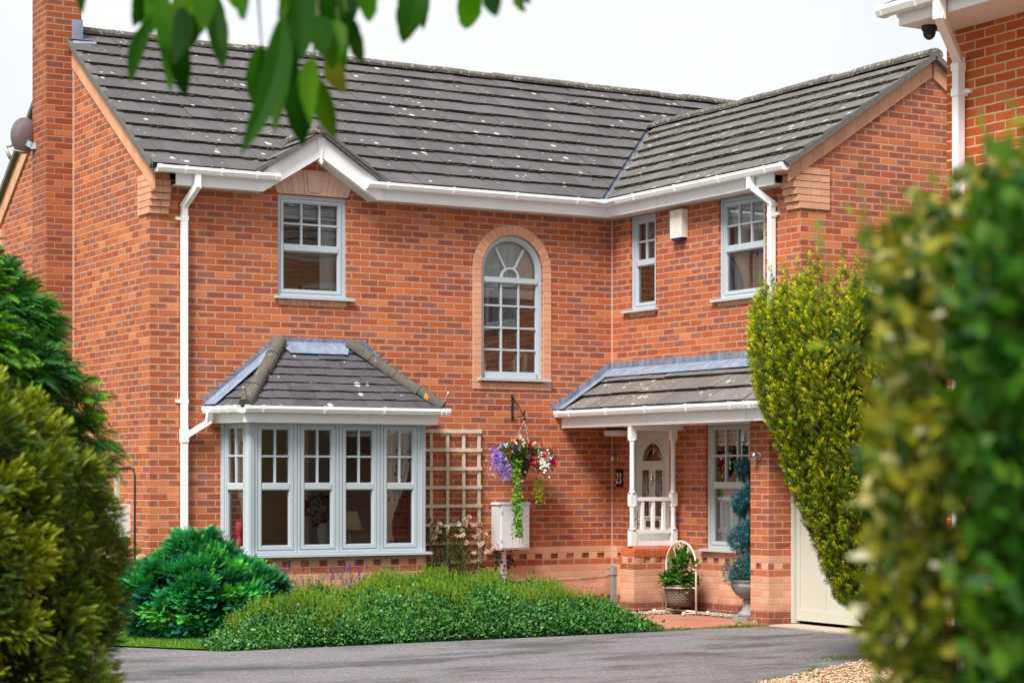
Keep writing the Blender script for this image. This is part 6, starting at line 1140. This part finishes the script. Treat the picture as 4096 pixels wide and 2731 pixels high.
vf = thing("artificial_flowers", "red peony and green leaves standing in the white vase", "flowers", tuple(vv + [0, 0, .3])); n = 120; q, c = inst(Tb, np.array([1, .85, .95]), vv + [-.06, 0, .42] + rnd_dir(n) * [.16, .1, .17], rnd_dir(n) + UP * .3, rnd_dir(n), rng.uniform(.05, .09, n), pick(n, [(.02, .07, .03), (.03, .09, .05), (.10, .09, .04)])); leafy("leaves", q, c, M['leaf'], vf); rosette(vv + [-.28, 0, .50], .11, (.28, .015, .03), "flower", vf, 60)
pk = thing("pink_flowers", "pink hydrangea head on the sill of the upper window", "flowers", (-4.1, .2, 3.72)); rosette(np.array([-4.10, .18, 3.74]), .12, (.40, .06, .14), "flower", pk, 90)
for k, (x, z, r) in enumerate(((-1.78, 2.93, .075), (-1.26, 2.95, .11))):
    mb = MB(); P_ = [(x + r * .55 * math.cos(t), .17, z + r * 1.1 * math.sin(t) + .02) for t in np.linspace(-1.3, 3.6, 16)] if k == 0 else [(x - .06, .17, 2.87), (x - .07, .17, 3.0), (x - .02, .17, 3.08), (x + .03, .17, 3.10), (x + .075, .17, 3.14), (x + .1, .17, 3.10), (x + .09, .17, 2.98), (x + .08, .17, 2.87)]
    mb.tube(P_, [.03] * len(P_), 10); tag(mb.build("swan_ornament", plain("white_ceramic", (.74, .70, .68), .4)), ("curled white swan neck ornament at the left of the stair window sill", "taller white swan pair ornament at the middle of the stair window sill")[k], "ornament")
wr = thing("flower_garland", "white blossom garland hanging inside the arched stair window", "garland", (-1.5, .2, 3.4)); n = 90; a = np.linspace(-2.6, .9, n); P = np.stack([-1.52 + .27 * np.cos(a), .2 + 0 * a, 3.52 + .30 * np.sin(a)], 1) + rng.normal(size=(n, 3)) * .018; q, c = inst(T_leaf(.8, .1)[0], np.ones(1), P, rnd_dir(n), rnd_dir(n), rng.uniform(.025, .05, n), pick(n, [(.6, .6, .55), (.45, .5, .4)])); q2, c2 = inst(T_leaf(.35, .1)[0], np.ones(1), np.repeat([[-1.52, .2, 3.52]], 16, 0) + rng.normal(size=(16, 3)) * .05, rnd_dir(16), rnd_dir(16), rng.uniform(.09, .15, 16), pick(16, [(.7, .7, .66)])); leafy("blossom", np.concatenate([q, q2]), np.concatenate([c, c2]), M['petal'], wr)
# ------------------------------------------------------------------ gravel, grass, weeds
def pebbles(name, pts, s, cols, kind="stuff"):
    n = len(pts); oct_ = np.array([(1, 0, 0), (0, 1, 0), (-1, 0, 0), (0, -1, 0), (0, 0, .55), (0, 0, -.55)]); fs = [(0, 1, 4), (1, 2, 4), (2, 3, 4), (3, 0, 4), (1, 0, 5), (2, 1, 5), (3, 2, 5), (0, 3, 5)]
    a = rng.uniform(0, 6.28, n); sx_, sy_, sz_ = s * rng.uniform(.6, 1.3, n), s * rng.uniform(.5, 1.0, n), s * rng.uniform(.5, 1.0, n); V = oct_[None] * np.stack([sx_, sy_, sz_], 1)[:, None]; V = V * (1 + rng.normal(size=(n, 6, 1)) * .15); c_, s_ = np.cos(a)[:, None], np.sin(a)[:, None]
    V = np.stack([V[..., 0] * c_ - V[..., 1] * s_, V[..., 0] * s_ + V[..., 1] * c_, V[..., 2] + V[..., 0] * rng.normal(size=(n, 1)) * .3], -1) + pts[:, None]
    me = bpy.data.meshes.new(name); F_ = (np.array(fs)[None] + (np.arange(n) * 6)[:, None, None]).reshape(-1, 3); me.vertices.add(n * 6); me.loops.add(len(F_) * 3); me.polygons.add(len(F_)); me.vertices.foreach_set("co", V.astype('f').ravel()); me.loops.foreach_set("vertex_index", F_.astype('i').ravel()); me.polygons.foreach_set("loop_start", np.arange(0, len(F_) * 3, 3, dtype='i')); me.polygons.foreach_set("loop_total", np.full(len(F_), 3, 'i')); me.update(calc_edges=True)
    k = NT(name + "_stone"); r_ = k.n("ShaderNodeNewGeometry").outputs["Random Per Island"]; mat = k.done(k.mix(k.m('MULTIPLY', k.noise(k.pos(), 90, 3), .5), k.ramp(r_, cols), (.3, .2, .13)), .8, None, .3); return link(name, me, mat, None, kind)
GC = [(0, (.46, .27, .14)), (.3, (.60, .42, .27)), (.55, (.52, .33, .19)), (.8, (.68, .56, .42)), (1, (.34, .20, .12))]
n = 26000; x, y = rng.uniform(-6.2, -1.25, n), rng.uniform(-11.5, -7.3, n); line = -8.67 + (x + 4.09) * .578; k_ = (y < line + rng.normal(0, .03, n)) & ((x < -2.8) | (y > -9.1)) & (y > line - 2.2); gv = pebbles("gravel", np.stack([x, y, .012 + rng.uniform(0, .025, n)], 1)[k_], .021, GC); tag(gv, "pale orange gravel filling the bed at the lower right", "gravel")
n = 1500; yy = rng.uniform(-3.42, -1.62, n); xx = rng.uniform(-.24, -.01, n); n2 = 700; xx2 = rng.uniform(-.9, 0, n2); yy2 = rng.uniform(-1.86, -1.62, n2); gv2 = pebbles("gravel", np.stack([np.concatenate([xx, xx2]), np.concatenate([yy, yy2]), .022 + rng.uniform(0, .02, n + n2)], 1), .017, [(0, (.40, .33, .27)), (.4, (.60, .54, .46)), (.7, (.33, .27, .22)), (1, (.68, .64, .57))]); tag(gv2, "narrow strip of pale pebbles along the foot of the porch wall", "gravel")
def grass(name, P, h, cols, label=None, kind="stuff", spread=.35):
    n = len(P); D = unit(UP + rng.normal(size=(n, 3)) * spread); sd = unit(np.cross(D, rnd_dir(n))); L = h * rng.uniform(.5, 1.2, n); w_ = .0035; b = P - sd * w_; q = np.stack([b, P + sd * w_, P + D * L[:, None] * .6 + sd * w_ * .7, P + D * L[:, None] + np.array([0, 0, -.1]) * L[:, None]], 1); o = leafy(name, q, pick(n, cols), M['leaf'], None, kind)
    if label: tag(o, label, "grass")
    return o
n = 60000; x, y = rng.uniform(-9, -6.1, n), rng.uniform(-3.65, 1.5, n); edge = np.where(x < -6.75, -2.5 + (-1.12 / .8) * (x + 7.55), -3.62 + (x + 6.75) * .49); edge = np.where(x < -7.55, -2.5 + (x + 7.55) * -.058, edge); k_ = (y > edge + rng.normal(0, .015, n)) & (rng.uniform(0, 1, n) < np.where(y < -1, 1, .35)); grass("grass", np.stack([x, y, 0 * x + .004], 1)[k_], .035, [(.07, .20, .012), (.10, .26, .016), (.14, .27, .02)], "short bright green lawn grass at the left of the driveway")
tw = []
for cx_, cy_, k2, r_ in ((-1.62, -3.73, 120, .10), (-1.0, -3.73, 90, .09), (-.72, -3.74, 200, .12), (-1.9, -3.75, 120, .09), (-.62, -3.50, 60, .04), (-2.4, -7.3, 70, .12), (-3.3, -8.1, 90, .05), (-4.05, -8.6, 120, .06)): tw.append(np.stack([cx_ + rng.normal(size=k2) * r_, cy_ + rng.normal(size=k2) * .02, np.full(k2, .0)], 1))
grass("weeds", np.concatenate(tw), .06, [(.10, .22, .02), (.14, .26, .02), (.18, .24, .03)], "small grassy weeds along the edges of the paving and gravel", spread=.6)
n = 500; x, y = rng.uniform(-9, -.5, n), rng.uniform(-14, -3.9, n); gx_ = pebbles("loose_stones", np.stack([x, y, 0 * x + .001], 1)[(y > -8.67 + (x + 4.09) * .578)], .006, GC); tag(gx_, "scattered tiny loose stones on the asphalt driveway", "stones")
# two dropped leaves caught in the shrubs are left out: too small to tell
